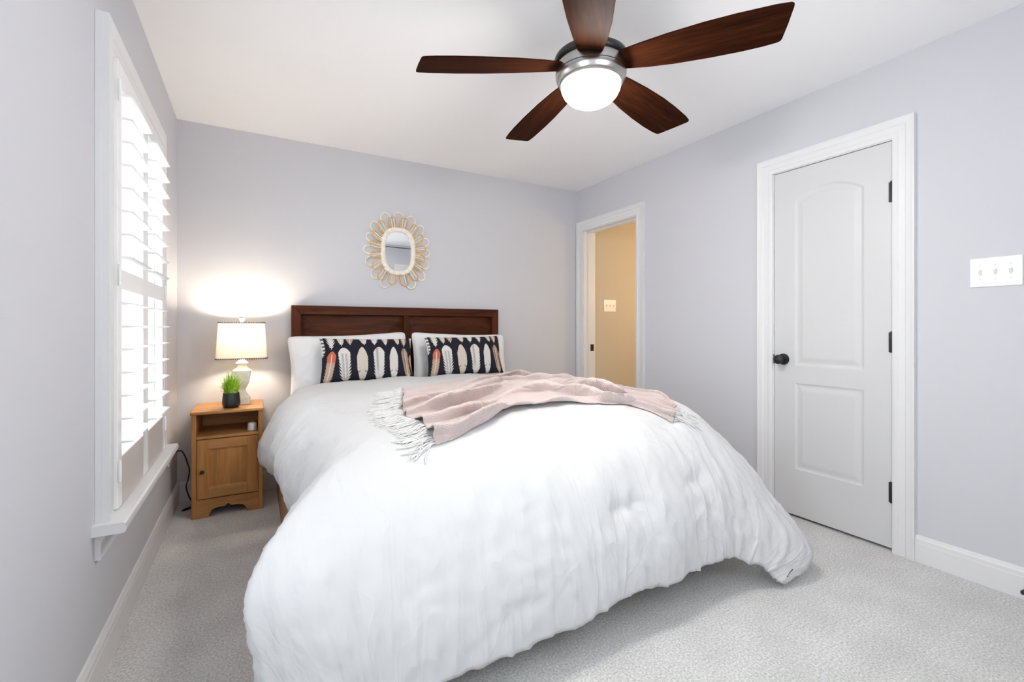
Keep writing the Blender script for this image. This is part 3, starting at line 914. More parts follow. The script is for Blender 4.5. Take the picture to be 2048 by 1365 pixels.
def comforter_mat():
    m, nt, b = new_mat('white_comforter_cotton'); L = nt.links.new
    b.inputs['Base Color'].default_value = (0.625, 0.627, 0.632, 1)
    b.inputs['Roughness'].default_value = 0.85; b.inputs['Specular IOR Level'].default_value = 0.2
    b.inputs['Sheen Weight'].default_value = 0.1
    u = nt.nodes.new('ShaderNodeUVMap'); u.uv_map = 'sheet'
    k = nt.nodes.new('ShaderNodeUVMap'); k.uv_map = 'mask'
    sx = nt.nodes.new('ShaderNodeSeparateXYZ'); L(k.outputs[0], sx.inputs[0])
    def ridged(scale, nscale, detail, dist):
        mp = nt.nodes.new('ShaderNodeMapping'); mp.inputs['Scale'].default_value = (*scale, 1); L(u.outputs[0], mp.inputs[0])
        n = nt.nodes.new('ShaderNodeTexNoise'); n.inputs['Scale'].default_value = nscale; n.inputs['Detail'].default_value = detail
        n.inputs['Distortion'].default_value = dist; L(mp.outputs[0], n.inputs['Vector'])
        a = nt.nodes.new('ShaderNodeMath'); a.operation = 'SUBTRACT'; a.inputs[1].default_value = .5; L(n.outputs['Fac'], a.inputs[0])
        c = nt.nodes.new('ShaderNodeMath'); c.operation = 'ABSOLUTE'; L(a.outputs[0], c.inputs[0])
        e = nt.nodes.new('ShaderNodeMapRange'); e.inputs[1].default_value = 0; e.inputs[2].default_value = .09; e.inputs[3].default_value = 1; e.inputs[4].default_value = 0
        L(c.outputs[0], e.inputs[0]); return e.outputs[0]
    down = ridged((9.0, 1.3), 1.0, 2.0, 0.5)      # drape creases running down the foot
    crin = ridged((1.0, 0.8), 6.5, 2.5, 0.8)      # crumpled cotton everywhere
    ml = nt.nodes.new('ShaderNodeMath'); ml.operation = 'MULTIPLY'; L(down, ml.inputs[0]); L(sx.outputs['X'], ml.inputs[1])
    m2 = nt.nodes.new('ShaderNodeMath'); m2.operation = 'MULTIPLY_ADD'; m2.inputs[1].default_value = .45
    L(crin, m2.inputs[0]); L(ml.outputs[0], m2.inputs[2])
    bp = nt.nodes.new('ShaderNodeBump'); bp.inputs['Strength'].default_value = 0.5; bp.inputs['Distance'].default_value = 0.0048
    L(m2.outputs[0], bp.inputs['Height']); L(bp.outputs[0], b.inputs['Normal'])
    return m
me.materials.append(comforter_mat())
comf = bpy.data.objects.new('comforter', me); col.objects.link(comf)
tag(comf, 'puffy white comforter spread over the bed and draped past its foot', 'comforter')
so = comf.modifiers.new('loft', 'SOLIDIFY'); so.thickness = 0.022; so.offset = -1; so.use_rim = True
bvh = BVHTree.FromPolygons(cvs, cfs)
# small line of black printing on the turned-under corner, too fine to read
pa, pb, pn = Vector((2.4016, -2.4625, .0496)), Vector((2.4427, -2.4644, .0739)), Vector((-.30, -.87, .38)).normalized()
mb = MB(); dv = (pb - pa); side = pn.cross(dv.normalized())
for k, wd in enumerate((.7, .5, .8, .4, .7, .6, .8, .5, .7)):
    t0 = k / 9; t1 = t0 + wd / 9
    vs = []
    for t, sgn in ((t0, -1), (t1, -1), (t1, 1), (t0, 1)):
        p = pa + dv * t + side * sgn * .0024
        h = bvh.ray_cast(p + pn * .08, -pn, .2)
        vs.append((h[0] if h[0] else p) + pn * .0012)
    vs += [v - pn * .0008 for v in vs]
    mb.add(vs, [(0,1,2,3),(7,6,5,4),(0,4,5,1),(1,5,6,2),(2,6,7,3),(3,7,4,0)])
mb.build('printed_label', 'ink', comf)
def drop(x, y, default=0.7):
    h = bvh.ray_cast(Vector((x, y, 1.6)), Vector((0, 0, -1)))
    if h[0] is None: return Vector((x, y, default)), Vector((0, 0, 1))
    n = h[1] if h[1].z > 0 else -h[1]
    return h[0], n


# ---------------------------------------------------------------- throw blanket with fringe
def poly_at(pts, t):
    P = np.array(pts, float); s = np.r_[0, np.cumsum(np.linalg.norm(np.diff(P, axis=0), axis=1))]
    q = t * s[-1]
    return np.array([np.interp(q, s, P[:, k]) for k in range(2)])
T_far = [(1.12, -1.17), (1.32, -1.12), (1.56, -1.06), (1.76, -1.00), (1.95, -.94), (2.10, -.98), (2.20, -1.15), (2.26, -1.45), (2.27, -1.75), (2.235, -1.93), (2.185, -2.03)]
T_near = [(.97, -2.10), (1.03, -2.095), (1.09, -2.06), (1.18, -2.01), (1.27, -1.954), (1.39, -1.89), (1.48, -1.885), (1.56, -1.885), (1.68, -1.90),
          (1.76, -1.94), (1.88, -1.975), (1.96, -1.99), (2.0, -2.04), (2.04, -2.10), (2.09, -2.13)]
T_left = [(1.12, -1.17), (1.05, -1.44), (1.0, -1.56), (.95, -1.81), (.985, -1.9), (.98, -2.0), (.97, -2.10)]
T_right = [(2.185, -2.03), (2.13, -2.09), (2.09, -2.13)]
def throw_xy(s, t):
    f, n_, l, r = poly_at(T_far, s), poly_at(T_near, s), poly_at(T_left, t), poly_at(T_right, t)
    c = (1-s)*(1-t)*np.array(T_far[0]) + s*(1-t)*np.array(T_far[-1]) + (1-s)*t*np.array(T_near[0]) + s*t*np.array(T_near[-1])
    return (1-t)*f + t*n_ + (1-s)*l + s*r - c
def throw_h(s, t):
    """height of the folds and how far they lean towards the foot of the bed"""
    e = max(0, min(1, t / .06, (1 - t) / .07))
    w1 = noise.noise(Vector((s * 2.4, t * 1.5, 1.7))); w2 = noise.noise(Vector((s * 5.5, t * 2.0, 4.1))); w3 = noise.noise(Vector((s * 11.0, t * 4.0, 2.3)))
    q = t * 5.4 + 1.2 * w1 + 0.40 * w2 + 0.14 * w3 - 0.7 * s * (t - .3)
    ridge = (0.5 + 0.5 * math.cos(2 * PI * q)) ** 2.2
    mod = 0.9 + 1.3 * noise.noise(Vector((s * 4, q * 0.9, 9)))
    A = (0.036 + 0.026 * min(1, s * 2.2)) * max(0.15, mod) * (0.5 + 0.5 * min(1, t / .35)) * (1 - 0.72 * min(1, max(0, (s - .62) / .25)))
    h = A * ridge
    q2 = t * 8.5 + s * 2 + 1.4 * noise.noise(Vector((s * 4, t * 3, 6)))
    h2 = 0.011 * (0.5 + 0.5 * math.cos(2 * PI * q2)) * min(1, s * 2 + .2)
    return 0.006 + (h + h2) * (0.2 + 0.8 * e), h * e * 1.5
NS, NT = 220, 150
vs = []; uvs = []
for j in range(NT + 1):
    for i in range(NS + 1):
        s, t = i / NS, j / NT
        x, y = throw_xy(s, t)
        h, nrm = drop(x, y)
        hh, lean = throw_h(s, t)
        vs.append(tuple(h + nrm * hh + Vector((-.15, -.98, 0)) * lean)); uvs.append((s * 1.25, t * 1.0))
fs = [(j*(NS+1)+i, (j+1)*(NS+1)+i, (j+1)*(NS+1)+i+1, j*(NS+1)+i+1) for j in range(NT) for i in range(NS)]
me = bpy.data.meshes.new('throw_blanket'); me.from_pydata(vs, [], fs)
ul = me.uv_layers.new(name='UVMap')
for lp in me.loops: ul.data[lp.index].uv = uvs[lp.vertex_index]
for p in me.polygons: p.use_smooth = True
me.materials.append(M['knit'])
thr = bpy.data.objects.new('throw_blanket', me); col.objects.link(thr)
tag(thr, 'rumpled blush pink knit throw with white fringe lying across the white comforter', 'throw blanket')
sm = thr.modifiers.new('thickness', 'SOLIDIFY'); sm.thickness = 0.005; sm.offset = 0
rf = random.Random(3)
def fringe(end, count, per, length, dir_fn):
    mb = MB()
    for k in range(count):
        t = (k + .5) / count
        s = 0.0 if end == 'left' else 1.0
        x0, y0 = throw_xy(s, t)
        d0 = dir_fn(t) + rf.uniform(-.22, .22)
        for m_ in range(per):
            d = d0 + rf.uniform(-.28, .28); L_ = length * rf.uniform(.75, 1.1)
            bend = rf.uniform(-.9, .9)
            pts = []; px, py = x0, y0 + rf.uniform(-.006, .006)
            for q in range(9):
                h, nrm = drop(px, py)
                pts.append(h + nrm * (0.004 + 0.006 * math.sin(min(1, q / 3) * PI) + rf.uniform(0, .002)))
                a = d + bend * (q / 9)
                px += math.cos(a) * L_ / 8; py += math.sin(a) * L_ / 8
            mb.tube(pts, 0.0019, 5)
    return mb.build('fringe', 'fringe', thr, smooth=True)
fringe('left', 58, 4, 0.135, lambda t: PI + 0.12 + 0.38 * max(0, t - .35))
fringe('right', 12, 5, 0.115, lambda t: -0.35)

# ---------------------------------------------------------------- pillows and cushions
def cushion_mesh(name, w, h, th, nu, nv, p=2.6, pinch=.05, wr=.004, seed=0, rnd=0.0):
    """closed cushion: local X width, Z height, Y thickness (front is -Y)"""
    vs = []; fs = []; uv = []
    def side(sg):
        base = len(vs)
        for j in range(nv + 1):
            for i in range(nu + 1):
                u, v = -1 + 2 * i / nu, -1 + 2 * j / nv
                e = max(0, (1 - abs(u) ** p) * (1 - abs(v) ** p)) ** .5
                cr = 1 - rnd * (abs(u * v)) ** 10
                x = cr * w / 2 * u * (1 - pinch * (1 - v * v) * abs(u) ** 3)
                z = cr * h / 2 * v * (1 - pinch * 1.4 * (1 - u * u) * abs(v) ** 3)
                q = Vector((x * 6, z * 6, seed + sg * 3))
                wk = noise.noise(q) * wr * 2.2 + (1 - abs(noise.noise(q * 2.2))) ** 4 * wr * 1.3
                y = sg * (th / 2 * e + wk * e ** .5) + 0.006 * noise.noise(Vector((x * 5, z * 5, seed)))
                vs.append((x, y, z)); uv.append(((u + 1) / 2, (v + 1) / 2))
        for j in range(nv):
            for i in range(nu):
                a = base + j * (nu + 1) + i
                q = (a, a + 1, a + nu + 2, a + nu + 1)
                fs.append(q if sg < 0 else tuple(reversed(q)))
    side(-1); side(1)
    N = (nu + 1) * (nv + 1)
    rim = [i for i in range(nu + 1)] + [j * (nu + 1) + nu for j in range(1, nv + 1)] + [nv * (nu + 1) + i for i in range(nu - 1, -1, -1)] + [j * (nu + 1) for j in range(nv - 1, 0, -1)]
    me = bpy.data.meshes.new(name); me.from_pydata(vs, [], fs)
    bm = bmesh.new(); bm.from_mesh(me); bm.verts.ensure_lookup_table()
    bmesh.ops.remove_doubles(bm, verts=[bm.verts[k] for r in rim for k in (r, r + N)], dist=1e-5) if False else None
    bm.verts.ensure_lookup_table()
    for a, b in zip(rim, rim[1:] + rim[:1]):
        try: bm.faces.new((bm.verts[b], bm.verts[a], bm.verts[a + N], bm.verts[b + N]))
        except ValueError: pass
    bm.to_mesh(me); bm.free()
    for p_ in me.polygons: p_.use_smooth = True
    return me, uv
def place(name, me, m, loc, tilt, roll, yaw, label, cat, group):
    if not me.materials: me.materials.append(m)
    o = bpy.data.objects.new(name, me); col.objects.link(o)
    o.location = loc
    o.rotation_euler = (tilt, roll, yaw)
    return tag(o, label, cat, group)
me1, _ = cushion_mesh('pillow', 0.82, 0.45, 0.17, 64, 40, seed=2, wr=.008, rnd=.05)
me2, _ = cushion_mesh('pillow', 0.81, 0.45, 0.17, 64, 40, seed=11, wr=.008, rnd=.05)
place('pillow', me1, M['pillow'], (1.030, -.215, .850), -.22, -.035, 0.0, 'white pillow leaning on the headboard, on the side by the lamp', 'pillow', 'white bed pillows')
place('pillow', me2, M['pillow'], (1.862, -.215, .850), -.22, .030, 0.0, 'white pillow leaning on the headboard, on the side by the hall doorway', 'pillow', 'white bed pillows')

# feather print, computed as vertex colours over a fine grid
def feather_colors(U, V):
    """U,V in 0..1 (left->right, top->bottom), arrays. returns rgb"""
    asp = 2.37
    n = len(U); C = np.tile(np.array([0.012, 0.013, 0.022]), (n, 1))
    rs = np.random.RandomState(5)
    C += rs.rand(n, 1) * np.array([0.012, 0.012, 0.018])
    cream, white, grey, tan, coral, dk = [np.array(c) for c in ((.72, .66, .58), (.80, .78, .76), (.34, .32, .31), (.52, .36, .27), (.75, .19, .12), (.10, .09, .09))]
    # (centre u, top v, bottom v, half width (u), lean, main, shade, spike, style)
    F = [(.085, .33, 1.06, .052, -.055, tan, cream, .5, 'coral'), (.240, .25, 1.00, .070, .02, white, grey, .8, 'mark'), (.420, .24, 1.0, .062, .0, cream, white, .12, 'plain'),
         (.600, .24, 1.0, .066, .0, white, grey, .5, 'half'), (.765, .24, 1.0, .054, .0, white, white, .15, 'plain'), (.915, .27, .97, .044, .05, tan, dk, .3, 'half'),
         (1.01, .42, .98, .040, .05, tan, cream, .5, 'mark'),
         (-.01, -.3, .42, .045, .03, white, dk, .2, 'bars'), (.100, -.5, .25, .052, .01, white, cream, 1., 'mark'), (.200, -.5, .18, .042, .02, cream, grey, .4, 'half'), (.300, -.5, .15, .045, .0, tan, cream, .3, 'half'),
         (.432, -.5, .16, .046, .03, cream, tan, .3, 'half'), (.570, -.5, .16, .048, -.02, white, tan, .7, 'half'), (.680, -.5, .17, .040, .0, cream, tan, .5, 'half'), (.805, -.5, .16, .045, .03, cream, white, .2, 'plain'),
         (.895, -.5, .20, .046, .0, tan, cream, .9, 'mark'), (.985, -.4, .25, .025, .03, cream, white, .6, 'plain')]
    for k, (cu, t0, t1, hw, lean, main, sh, spike, style) in enumerate(F):
        hw = hw * .93
        q = (V - t0) / (t1 - t0)
        x = U - (cu + lean * (q - .5))
        ok = (q > 0) & (q < 1)
        qq = np.clip(q, 1e-4, 1 - 1e-4)
        prof = np.minimum(1, (qq / .16)) ** .5 * (1 - .10 * np.abs(qq - .45))
        if style == 'plain': prof = np.minimum(1, (qq / .30)) ** .55 * np.where(qq > .62, 1 - .62 * ((qq - .62) / .38) ** 1.3, 1)
        else: prof = np.where(qq > .80, prof * (1 - .62 * ((qq - .80) / .20) ** 1.5), prof)
        # barbs: jagged edge slanting down and out
        fr = (q * 11 + np.abs(x) / hw * 1.3 + k * .37)
        saw = fr - np.floor(fr)
        hwv = hw * prof * (1 - spike * .62 * saw * np.clip(q * 2.0 - .3, 0.05, 1))
        if spike < .2:     # a couple of splits low on smooth feathers
            cut = (np.abs(q - .66 - .5 * np.abs(x) / hw * .25) < .012) & (np.abs(x) > hw * .35)
            ok = ok & ~cut
        ins = ok & (np.abs(x) < hwv)
        a = np.clip(np.abs(x) / (hw * np.maximum(prof, .05)), 0, 1)
        col_ = np.tile(main, (n, 1))
        ln = .5 + .5 * np.sin((q * 60 + a * 14) + k)
        if style == 'coral':
            m_ = np.clip((.40 - q) / .10, 0, 1)[:, None]
            col_ = col_ * (1 - m_) + coral * m_
            col_ = col_ * (.85 + .25 * ln[:, None] * (1 - m_)) + .10 * (1 - m_) * cream
        elif style == 'mark':
            m_ = (np.exp(-((a - .28) / .22) ** 2) * (q > .18) * (.45 + .4 * ln))[:, None]
            col_ = col_ * (1 - m_) + sh * m_
        elif style == 'half':
            m_ = (np.exp(-((x / hw + .30) / .22) ** 2) * np.clip((.85 - q) * 4, 0, 1) * .8)[:, None]
            col_ = col_ * (1 - m_) + sh * m_
        elif style == 'bars':
            m_ = ((np.sin(q * 55) > .1) & (a > .25))[:, None] * .95
            col_ = col_ * (1 - m_) + sh * m_
        else:
            col_ = col_ * (.93 + .07 * ln[:, None])
        quill = (np.abs(x) < .0038) & (q > .10) & (style != 'plain')
        col_[quill] = np.array([.85, .80, .74])
        C[ins] = col_[ins]
        tailq = (q >= .93) & (q < 1.05) & (np.abs(x) < .0035)
        C[tailq] = np.array([.80, .74, .68])
    return np.clip(C * np.array([.80, .79, .78]), 0, 1)
cw, ch = .615, .300
mec, uvc = cushion_mesh('feather_cushion', cw, ch, 0.115, 340, 160, p=2.4, pinch=.045, wr=.003, seed=5)
uvc = np.array(uvc)
colr = feather_colors(uvc[:, 0], 1 - uvc[:, 1])
half = len(uvc) // 2
colr[half:] = np.array([.018, .019, .028])
ca = mec.color_attributes.new('print', 'FLOAT_COLOR', 'POINT')
ca.data.foreach_set('color', np.c_[colr, np.ones(len(colr))].astype(np.float32).ravel())
mec.materials.append(attr_mat('feather_print', 'print'))
def cushion(loc, tilt, roll, yaw, label):
    o = bpy.data.objects.new('feather_cushion', mec); col.objects.link(o)
    o.location = loc; o.rotation_euler = (tilt, roll, yaw)
    return tag(o, label, 'cushion', 'navy feather print cushions')
cushion((1.105, -.388, .892), -.26, .015, 0.0, 'navy lumbar cushion printed with feathers, nearer the lamp and nightstand')
cushion((1.820, -.388, .899), -.26, -.01, 0.0, 'navy lumbar cushion printed with feathers, nearer the hall doorway')

# ---------------------------------------------------------------- nightstand
ns = thing('nightstand', 'honey pine nightstand with an open shelf and a paneled door, beside the bed', 'nightstand', (.294, -.21, 0))
NX0, NX1, NYF, NYB, NZ = .113, .474, -.385, -.022, .622
MB().box(NX0 - .006, NX1 + .006, NYF - .016, NYB + .004, NZ - .018, NZ).build('top', 'pine_h', ns, bevel=.006, seg=3)
for a, b in ((NX0, NX0 + .024), (NX1 - .024, NX1)):
    MB().box(a, b, NYF, NYB, 0.002, NZ - .018).build('side_panel', 'pine_v', ns, bevel=.002)
MB().box(NX0 + .024, NX1 - .024, NYB - .012, NYB - .004, .02, NZ - .018).build('back_panel', 'pine_h', ns)
MB().box(NX0 + .024, NX1 - .024, NYF + .002, NYB - .012, .459, .475).build('shelf', 'pine_h', ns, bevel=.0015)
MB().box(NX0 + .024, NX1 - .024, NYF + .03, NYB - .012, .095, .109).build('cabinet_floor', 'pine_h', ns)
zc = .052
skirt = [(NX0 + .024, .107), (NX0 + .024, .002), (.198, .002), (.200, .018), (.209, .036), (.224, .047), (.245, zc), (.278, zc), (.286, .060), (.294, .066),
         (.302, .060), (.310, zc), (.343, zc), (.364, .047), (.379, .036), (.388, .018), (.390, .002), (NX1 - .024, .002), (NX1 - .024, .107)]
MB().prism(skirt, lambda p: (p[0], NYF + .001, p[1]), lambda p: (p[0], NYF + .019, p[1])).build('skirt', 'pine_h', ns)
DX0, DX1, DZa, DZb = .1395, .4485, .112, .455
ix0, ix1, iz0, iz1 = .196, .392, .168, .400
yf = NYF + .0005; T = .018
b_ = .012
vs = [(ix0, yf + .002, iz0), (ix1, yf + .002, iz0), (ix1, yf + .002, iz1), (ix0, yf + .002, iz1),
      (ix0 + b_, yf + .009, iz0 + b_), (ix1 - b_, yf + .009, iz0 + b_), (ix1 - b_, yf + .009, iz1 - b_), (ix0 + b_, yf + .009, iz1 - b_)]
vs += [(v[0], yf + .014, v[2]) for v in vs[:4]]
fs = [(4, 5, 6, 7), (11, 10, 9, 8)] + [(i, (i+1) % 4, 4 + (i+1) % 4, 4 + i) for i in range(4)] + [(8 + i, 8 + (i+1) % 4, (i+1) % 4, i) for i in range(4)]
door_o = MB().add(vs, fs).build('door', 'pine_v', ns)
for a, b in ((DX0, ix0), (ix1, DX1)):
    MB().box(a, b, yf, yf + T, DZa, DZb).build('door_stile', 'pine_v', door_o, bevel=.0015)
for a, b in ((iz1, DZb), (DZa, iz0)):
    MB().box(ix0, ix1, yf + .0002, yf + T, a, b).build('door_rail', 'pine_h', door_o, bevel=.0012)
MB().lathe([(0, 0), (.006, 0), (.005, -.008), (.009, -.013), (.0115, -.018), (.010, -.023), (.006, -.026), (0, -.0265)], 24, (.166, yf, .272), 'Y').build('knob', 'black', door_o, smooth=True)

# candle in a clear glass on the shelf
cup = thing('votive_candle', 'small clear glass with a white candle on the open shelf of the nightstand', 'candle', (.418, -.315, .475))
MB().lathe([(0, .475), (.030, .475), (.0305, .478), (.0275, .526), (.0265, .528), (.0258, .526), (.0285, .479), (0, .4758)], 32, (.418, -.315, .0005)).build('glass_cup', 'clear', cup, smooth=True)
MB().lathe([(0, .4765), (.0265, .4765), (.0255, .490), (.0240, .516), (.0225, .519), (.006, .5205), (0, .5205)], 32, (.418, -.315, .0005)).build('wax', 'wax', cup, smooth=True)

# ---------------------------------------------------------------- table lamp
LX, LY = .360, -.165
lamp = thing('table_lamp', 'lit table lamp with a cream linen shade and distressed square urn base', 'table lamp', (LX, LY, NZ))
prof = [(0, .0005), (.047, .0005), (.047, .040), (.044, .043), (.037, .045), (.037, .052), (.034, .055), (.026, .066), (.021, .082), (.020, .094), (.024, .104), (.033, .120),
        (.043, .150), (.049, .185), (.051, .207), (.052, .214), (.049, .217), (.040, .222), (.031, .232), (.025, .242), (.022, .248), (.022, .253), (.034, .257), (.035, .262), (.028, .268), (.020, .276), (.012, .284), (.008, .290), (0, .290)]
MB().lathe(prof, 48, (LX, LY, NZ), 'Z', sq=9).build('base', 'ceramic', lamp, smooth=True, angle=30)
MB().lathe([(0, .912), (.0075, .912), (.0075, 1.142), (0, 1.142)], 12, (LX, LY, 0)).build('stem', 'nickel', lamp)
sb, st_ = .912, 1.143
def shade_pt(a, z, grow=0.0):
    k = (z - sb) / (st_ - sb)
    hw = .1425 + (.128 - .1425) * k + grow; hd = .100 + (.090 - .100) * k + grow
    ca, sa = math.cos(a), math.sin(a); q = (abs(ca) ** 4.2 + abs(sa) ** 4.2) ** (-1 / 4.2)
    return (LX + hw * ca * q, LY + hd * sa * q, z)
n = 72; vs = []; fs = []
for j in range(9):
    for k in range(n): vs.append(shade_pt(2 * PI * k / n, sb + (st_ - sb) * j / 8))
for j in range(8):
    for k in range(n): fs.append((j*n+k, j*n+(k+1) % n, (j+1)*n+(k+1) % n, (j+1)*n+k))
sh = MB().add(vs, fs).build('shade', 'shade', lamp, smooth=True, angle=60)
for z in (sb, st_):
    mb = MB(); N = 84
    # even arc-length spacing
    dense = [Vector(shade_pt(2 * PI * i / 720, z, .0012)) for i in range(721)]
    ss = [0]
    for a, b in zip(dense, dense[1:]): ss.append(ss[-1] + (b - a).length)
    for k in range(N):
        t = ss[-1] * k / N; i = next(i for i in range(720) if ss[i+1] >= t)
        p = dense[i]
        mb.lathe([(0, -.0034), (.0026, -.0022), (.0034, 0), (.0026, .0022), (0, .0034)], 8, tuple(p))
    mb.tube([shade_pt(2 * PI * i / 96, z - .0042 if z == st_ else z + .0042, .0008) for i in range(96)], .0014, 6, closed=True)
    mb.build('bead_trim', 'bead', sh, smooth=True)
MB().lathe([(0, 1.142), (.006, 1.142), (.007, 1.150), (.012, 1.156), (.0165, 1.166), (.015, 1.174), (.009, 1.179), (0, 1.180)], 24, (LX, LY, 0)).build('finial', 'ceramic', lamp, smooth=True)
mb = MB()
for s_ in (-1, 1): mb.tube([(LX, LY, 1.139), (LX + s_ * .126, LY, 1.139)], .0018, 6)
mb.build('shade_ring', 'nickel', lamp)
for s_ in (-1, 1):
    MB().lathe([(0, 0), (.010, .002), (.020, .014), (.024, .028), (.021, .042), (.012, .050), (0, .052)], 20, (LX + s_ * .045, LY, 1.05)).build('bulb', 'bulb', lamp, smooth=True)

# ---------------------------------------------------------------- potted grass
pgx, pgy = .306, -.300
pg = thing('potted_grass', 'small black pot of bright green grass on the nightstand', 'potted plant', (pgx, pgy, NZ))
MB().lathe([(0, .0005), (.036, .0005), (.042, .004), (.0475, .018), (.049, .028), (.0475, .042), (.0475, .045), (.0465, .058), (.0462, .061), (.0445, .076), (.0435, .088), (.0415, .090), (.0395, .087), (.0395, .078), (0, .078)],
           48, (pgx, pgy, NZ)).build('pot', 'pot', pg, smooth=True, angle=35)
MB().lathe([(0, .079), (.039, .079), (.030, .084), (0, .086)], 24, (pgx, pgy, NZ)).build('soil', 'soil', pg, smooth=True)
rg = random.Random(21); mb = MB()
for k in range(230):
    a = rg.uniform(0, 2 * PI); r0 = .034 * math.sqrt(rg.random()); out = rg.uniform(.0, .052) * (.3 + r0 / .034)
    hgt = rg.uniform(.090, .165) * (1 - .25 * r0 / .034)
    droop = 0
    if k < 12: out = rg.uniform(.06, .105); hgt = rg.uniform(.05, .075); droop = .028; r0 = .03
    if k < 5: a = PI + rg.uniform(-.5, .3)
    b = Vector((pgx + r0 * math.cos(a), pgy + r0 * math.sin(a), NZ + .080))
    d = Vector((math.cos(a), math.sin(a), 0)); sd = Vector((-d.y, d.x, 0)); tw = rg.uniform(-.8, .8)
    sd = (sd * math.cos(tw) + d * math.sin(tw)); wdt = rg.uniform(.0022, .0040) * (.6 if droop else 1)
    vs = []; S = 6
    for i in range(S + 1):
        t = i / S
        c = b + d * (out * t ** 1.7) + Vector((0, 0, hgt * t - droop * t ** 3 - .3 * hgt * (t ** 3) * min(1, out / .05)))
        w_ = wdt * (1 - t ** 2.2)
        vs += [c - sd * w_ + Vector((0, 0, 0)), c + d * .0004, c + sd * w_]
    fs = []
    for i in range(S):
        o_ = i * 3
        fs += [(o_, o_+1, o_+4, o_+3), (o_+1, o_+2, o_+5, o_+4)]
    mb.add(vs, fs)
mb.build('grass_blades', 'grass', pg)

# ---------------------------------------------------------------- wall mirror with cane petals
MXc, MZc = 1.414, 1.710
mir = thing('wall_mirror', 'oval mirror with a petal frame of white and honey cane above the headboard', 'mirror', (MXc, 0, MZc))
HWm, HHm, NE = .138, .187, 2.7
def ov(a, off=0.0):
    ca, sa = math.cos(a), math.sin(a); q = (abs(ca / (HWm + off)) ** NE + abs(sa / (HHm + off)) ** NE) ** (-1 / NE)
    return q
n = 96
rings = [(-.038, -.012), (-.036, -.020), (-.030, -.0245), (-.018, -.026), (-.006, -.0245), (0, -.019), (0, -.004)]
vs = []; fs = []
for off, y in rings:
    for k in range(n):
        a = 2 * PI * k / n; r = ov(a, off)
        vs.append((MXc + r * math.cos(a), y, MZc + r * math.sin(a)))
R_ = len(rings)
for i in range(R_):
    i2 = (i + 1) % R_
    for k in range(n): fs.append((i*n+k, i*n+(k+1) % n, i2*n+(k+1) % n, i2*n+k))
MB().add(vs, fs).build('oval_rim', 'whitecane', mir, smooth=True, angle=60)
poly = [(MXc + ov(2*PI*k/n, -.037) * math.cos(2*PI*k/n), MZc + ov(2*PI*k/n, -.037) * math.sin(2*PI*k/n)) for k in range(n)]
MB().prism(poly, lambda p: (p[0], -.006, p[1]), lambda p: (p[0], -.0125, p[1])).build('mirror_glass', 'mirror', mir)
def petal(th, dl, L_, y, r, name, m):
    pts = []
    for i in range(29):
        t = i / 28
        a = th + dl * math.cos(PI * t) * (0.80 + .20 * math.sin(PI * t))
        rho = ov(a, -.006) + L_ * math.sin(PI * t) ** .55
        pts.append((MXc + rho * math.cos(a), y - .002 * math.sin(PI * t), MZc + rho * math.sin(a)))
    MB().tube(pts, r, 8).build(name, m, mir, smooth=True)
rm = random.Random(4)
for k in range(16):
    th = PI / 2 + 2 * PI * k / 16
    if k != 8: petal(th + rm.uniform(-.02, .02), PI / 16 * .90, .128 + rm.uniform(-.004, .006), -.0085, .0058, 'white_petal', 'whitecane')
    petal(th + PI / 16 + rm.uniform(-.02, .02), PI / 16 * .80, .087 + rm.uniform(-.005, .005), -.0195, .0047, 'honey_petal', 'rattan')

# ---------------------------------------------------------------- switches, outlet, cord, door stop
def switch_plate(name, label, origin, ax, nrm, w, h, gang):
    """ax: unit vector along width, nrm: out of the wall"""
    t = thing(name, label, 'light switch', origin, 'triple light switch plates')
    O = Vector(origin); A = Vector(ax); Nn = Vector(nrm); Z = Vector((0, 0, 1))
    def bx(mb, a0, a1, z0, z1, d0, d1):
        vs = [O + A * a + Z * z + Nn * d for d in (d0, d1) for a, z in ((a0, z0), (a1, z0), (a1, z1), (a0, z1))]
        mb.add(vs, [(3,2,1,0),(4,5,6,7),(0,1,5,4),(1,2,6,5),(2,3,7,6),(3,0,4,7)]); return mb
    bx(MB(), -w/2, w/2, -h/2, h/2, .0003, .006).build('plate', 'plastic', t, bevel=.003, seg=3)
    for k in range(gang):
        a = (k - (gang - 1) / 2) * .046
        bx(MB(), a - .0052, a + .0052, -.0125, .0125, .0055, .0064).build('toggle_slot', 'plastic_grey', t)
        mb = MB(); vs = [O + A * (a + s * .0042) + Z * z + Nn * d for s in (-1, 1) for z, d in ((-.006, .0062), (.004, .0062), (.0135, .0185), (.0085, .020))]
        mb.add(vs, [(0,1,2,3),(7,6,5,4),(0,4,5,1),(1,5,6,2),(2,6,7,3),(3,7,4,0)]).build('toggle', 'plastic', t, bevel=.001)
        for z in (-.030, .030):
            mb = MB(); q = [(math.cos(2*PI*i/12) * .003, math.sin(2*PI*i/12) * .003) for i in range(12)]
            mb.prism(q, lambda p: tuple(O + A * (a + p[0]) + Z * (z + p[1]) + Nn * .0055), lambda p: tuple(O + A * (a + p[0]) + Z * (z + p[1]) + Nn * .0068)).build('screw', 'screw', t)
    return t
switch_plate('light_switch', 'white three-toggle switch plate on the grey wall right of the closet door', (W, -2.896, 1.3475), (0, 1, 0), (-1, 0, 0), .160, .125, 3)
switch_plate('light_switch', 'white three-toggle switch plate on the tan wall seen through the hall doorway', (3.590, 0, 1.334), (1, 0, 0), (0, -1, 0), .160, .122, 3)

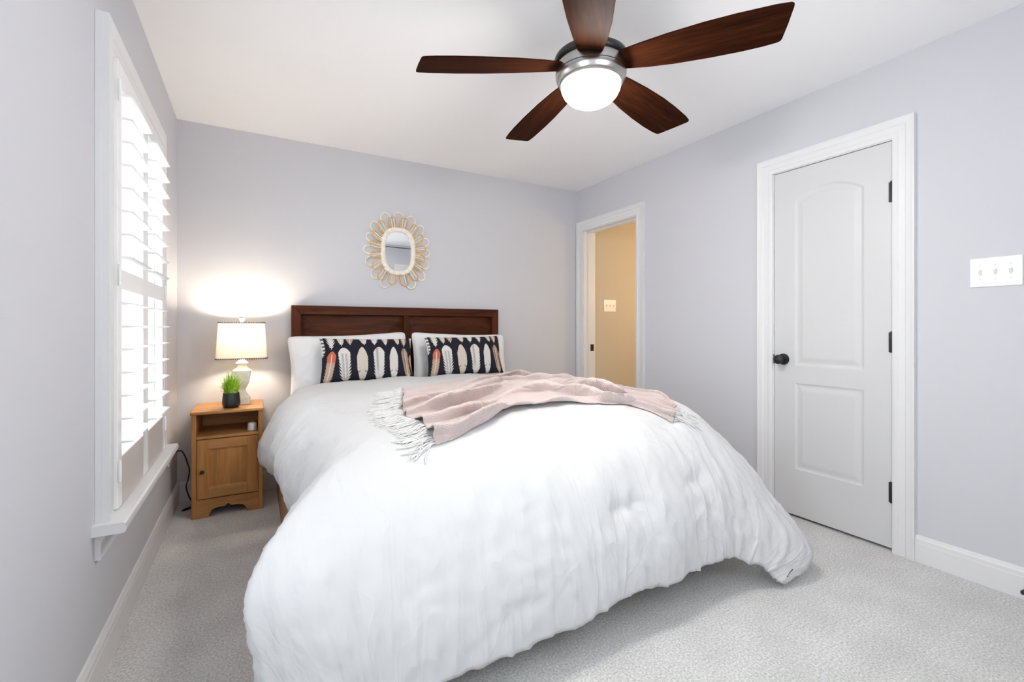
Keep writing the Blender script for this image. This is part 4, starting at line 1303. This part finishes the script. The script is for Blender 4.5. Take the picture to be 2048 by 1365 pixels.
out_ = thing('wall_outlet', 'white outlet plate low on the window wall near the corner', 'outlet', (0, -.320, .375))
MB().box(.0003, .006, -.356, -.284, .315, .432).build('plate', 'plastic', out_, bevel=.002)
for z in (.350, .394):
    MB().lathe([(0, .0058), (.017, .0058), (.0165, .0075), (0, .0075)], 24, (0, -.320, z), 'X').build('socket', 'plastic', out_, smooth=True)
cord = thing('power_cord', 'black power cord plugged into the wall outlet and trailing behind the nightstand', 'power cord', (.045, -.32, .394))
MB().lathe([(0, .0078), (.015, .0078), (.016, .012), (.013, .022), (.008, .034), (.0055, .050), (0, .050)], 20, (0, -.320, .394), 'X').build('plug', 'rubber', cord, smooth=True)
def smooth_path(pts, m=10):
    P = [Vector(p) for p in pts]; P = [P[0] * 2 - P[1]] + P + [P[-1] * 2 - P[-2]]; r = []
    for i in range(1, len(P) - 2):
        for t in np.linspace(0, 1, m, endpoint=False):
            a, b, c, d = P[i-1:i+3]
            r.append(0.5 * ((2*b) + (c - a) * t + (2*a - 5*b + 4*c - d) * t*t + (3*b - a - 3*c + d) * t**3))
    r.append(P[-2]); return r
MB().tube(smooth_path([(.048, -.320, .394), (.060, -.30, .385), (.072, -.27, .345), (.080, -.245, .30), (.088, -.225, .25), (.080, -.21, .19), (.070, -.205, .145), (.082, -.195, .085), (.098, -.185, .040),
                       (.090, -.175, .012), (.060, -.19, .0075), (.052, -.21, .007), (.075, -.20, .0065), (.105, -.17, .006), (.108, -.10, .006)]), .0038, 8).build('cable', 'rubber', cord, smooth=True)

stp = thing('door_stop', 'black spring door stop sticking out of the white baseboard', 'door stop', (W - .014, -2.993, .052))
mb = MB(); mb.tube([(W - .014 - .004 - .048 * i / 160, -2.993 + .006 * math.cos(i * .7), .052 + .006 * math.sin(i * .7)) for i in range(161)], .0013, 6)
mb.build('spring', 'black', stp, smooth=True)
MB().lathe([(0, W - .0142), (.011, W - .0142), (.010, W - .020), (0, W - .020)], 20, (0, -2.993, .052), 'X').build('mount', 'black', stp, smooth=True)
MB().lathe([(0, W - .066), (.0085, W - .066), (.0095, W - .074), (.007, W - .083), (0, W - .085)], 20, (0, -2.993, .052), 'X').build('tip', 'rubber', stp, smooth=True)
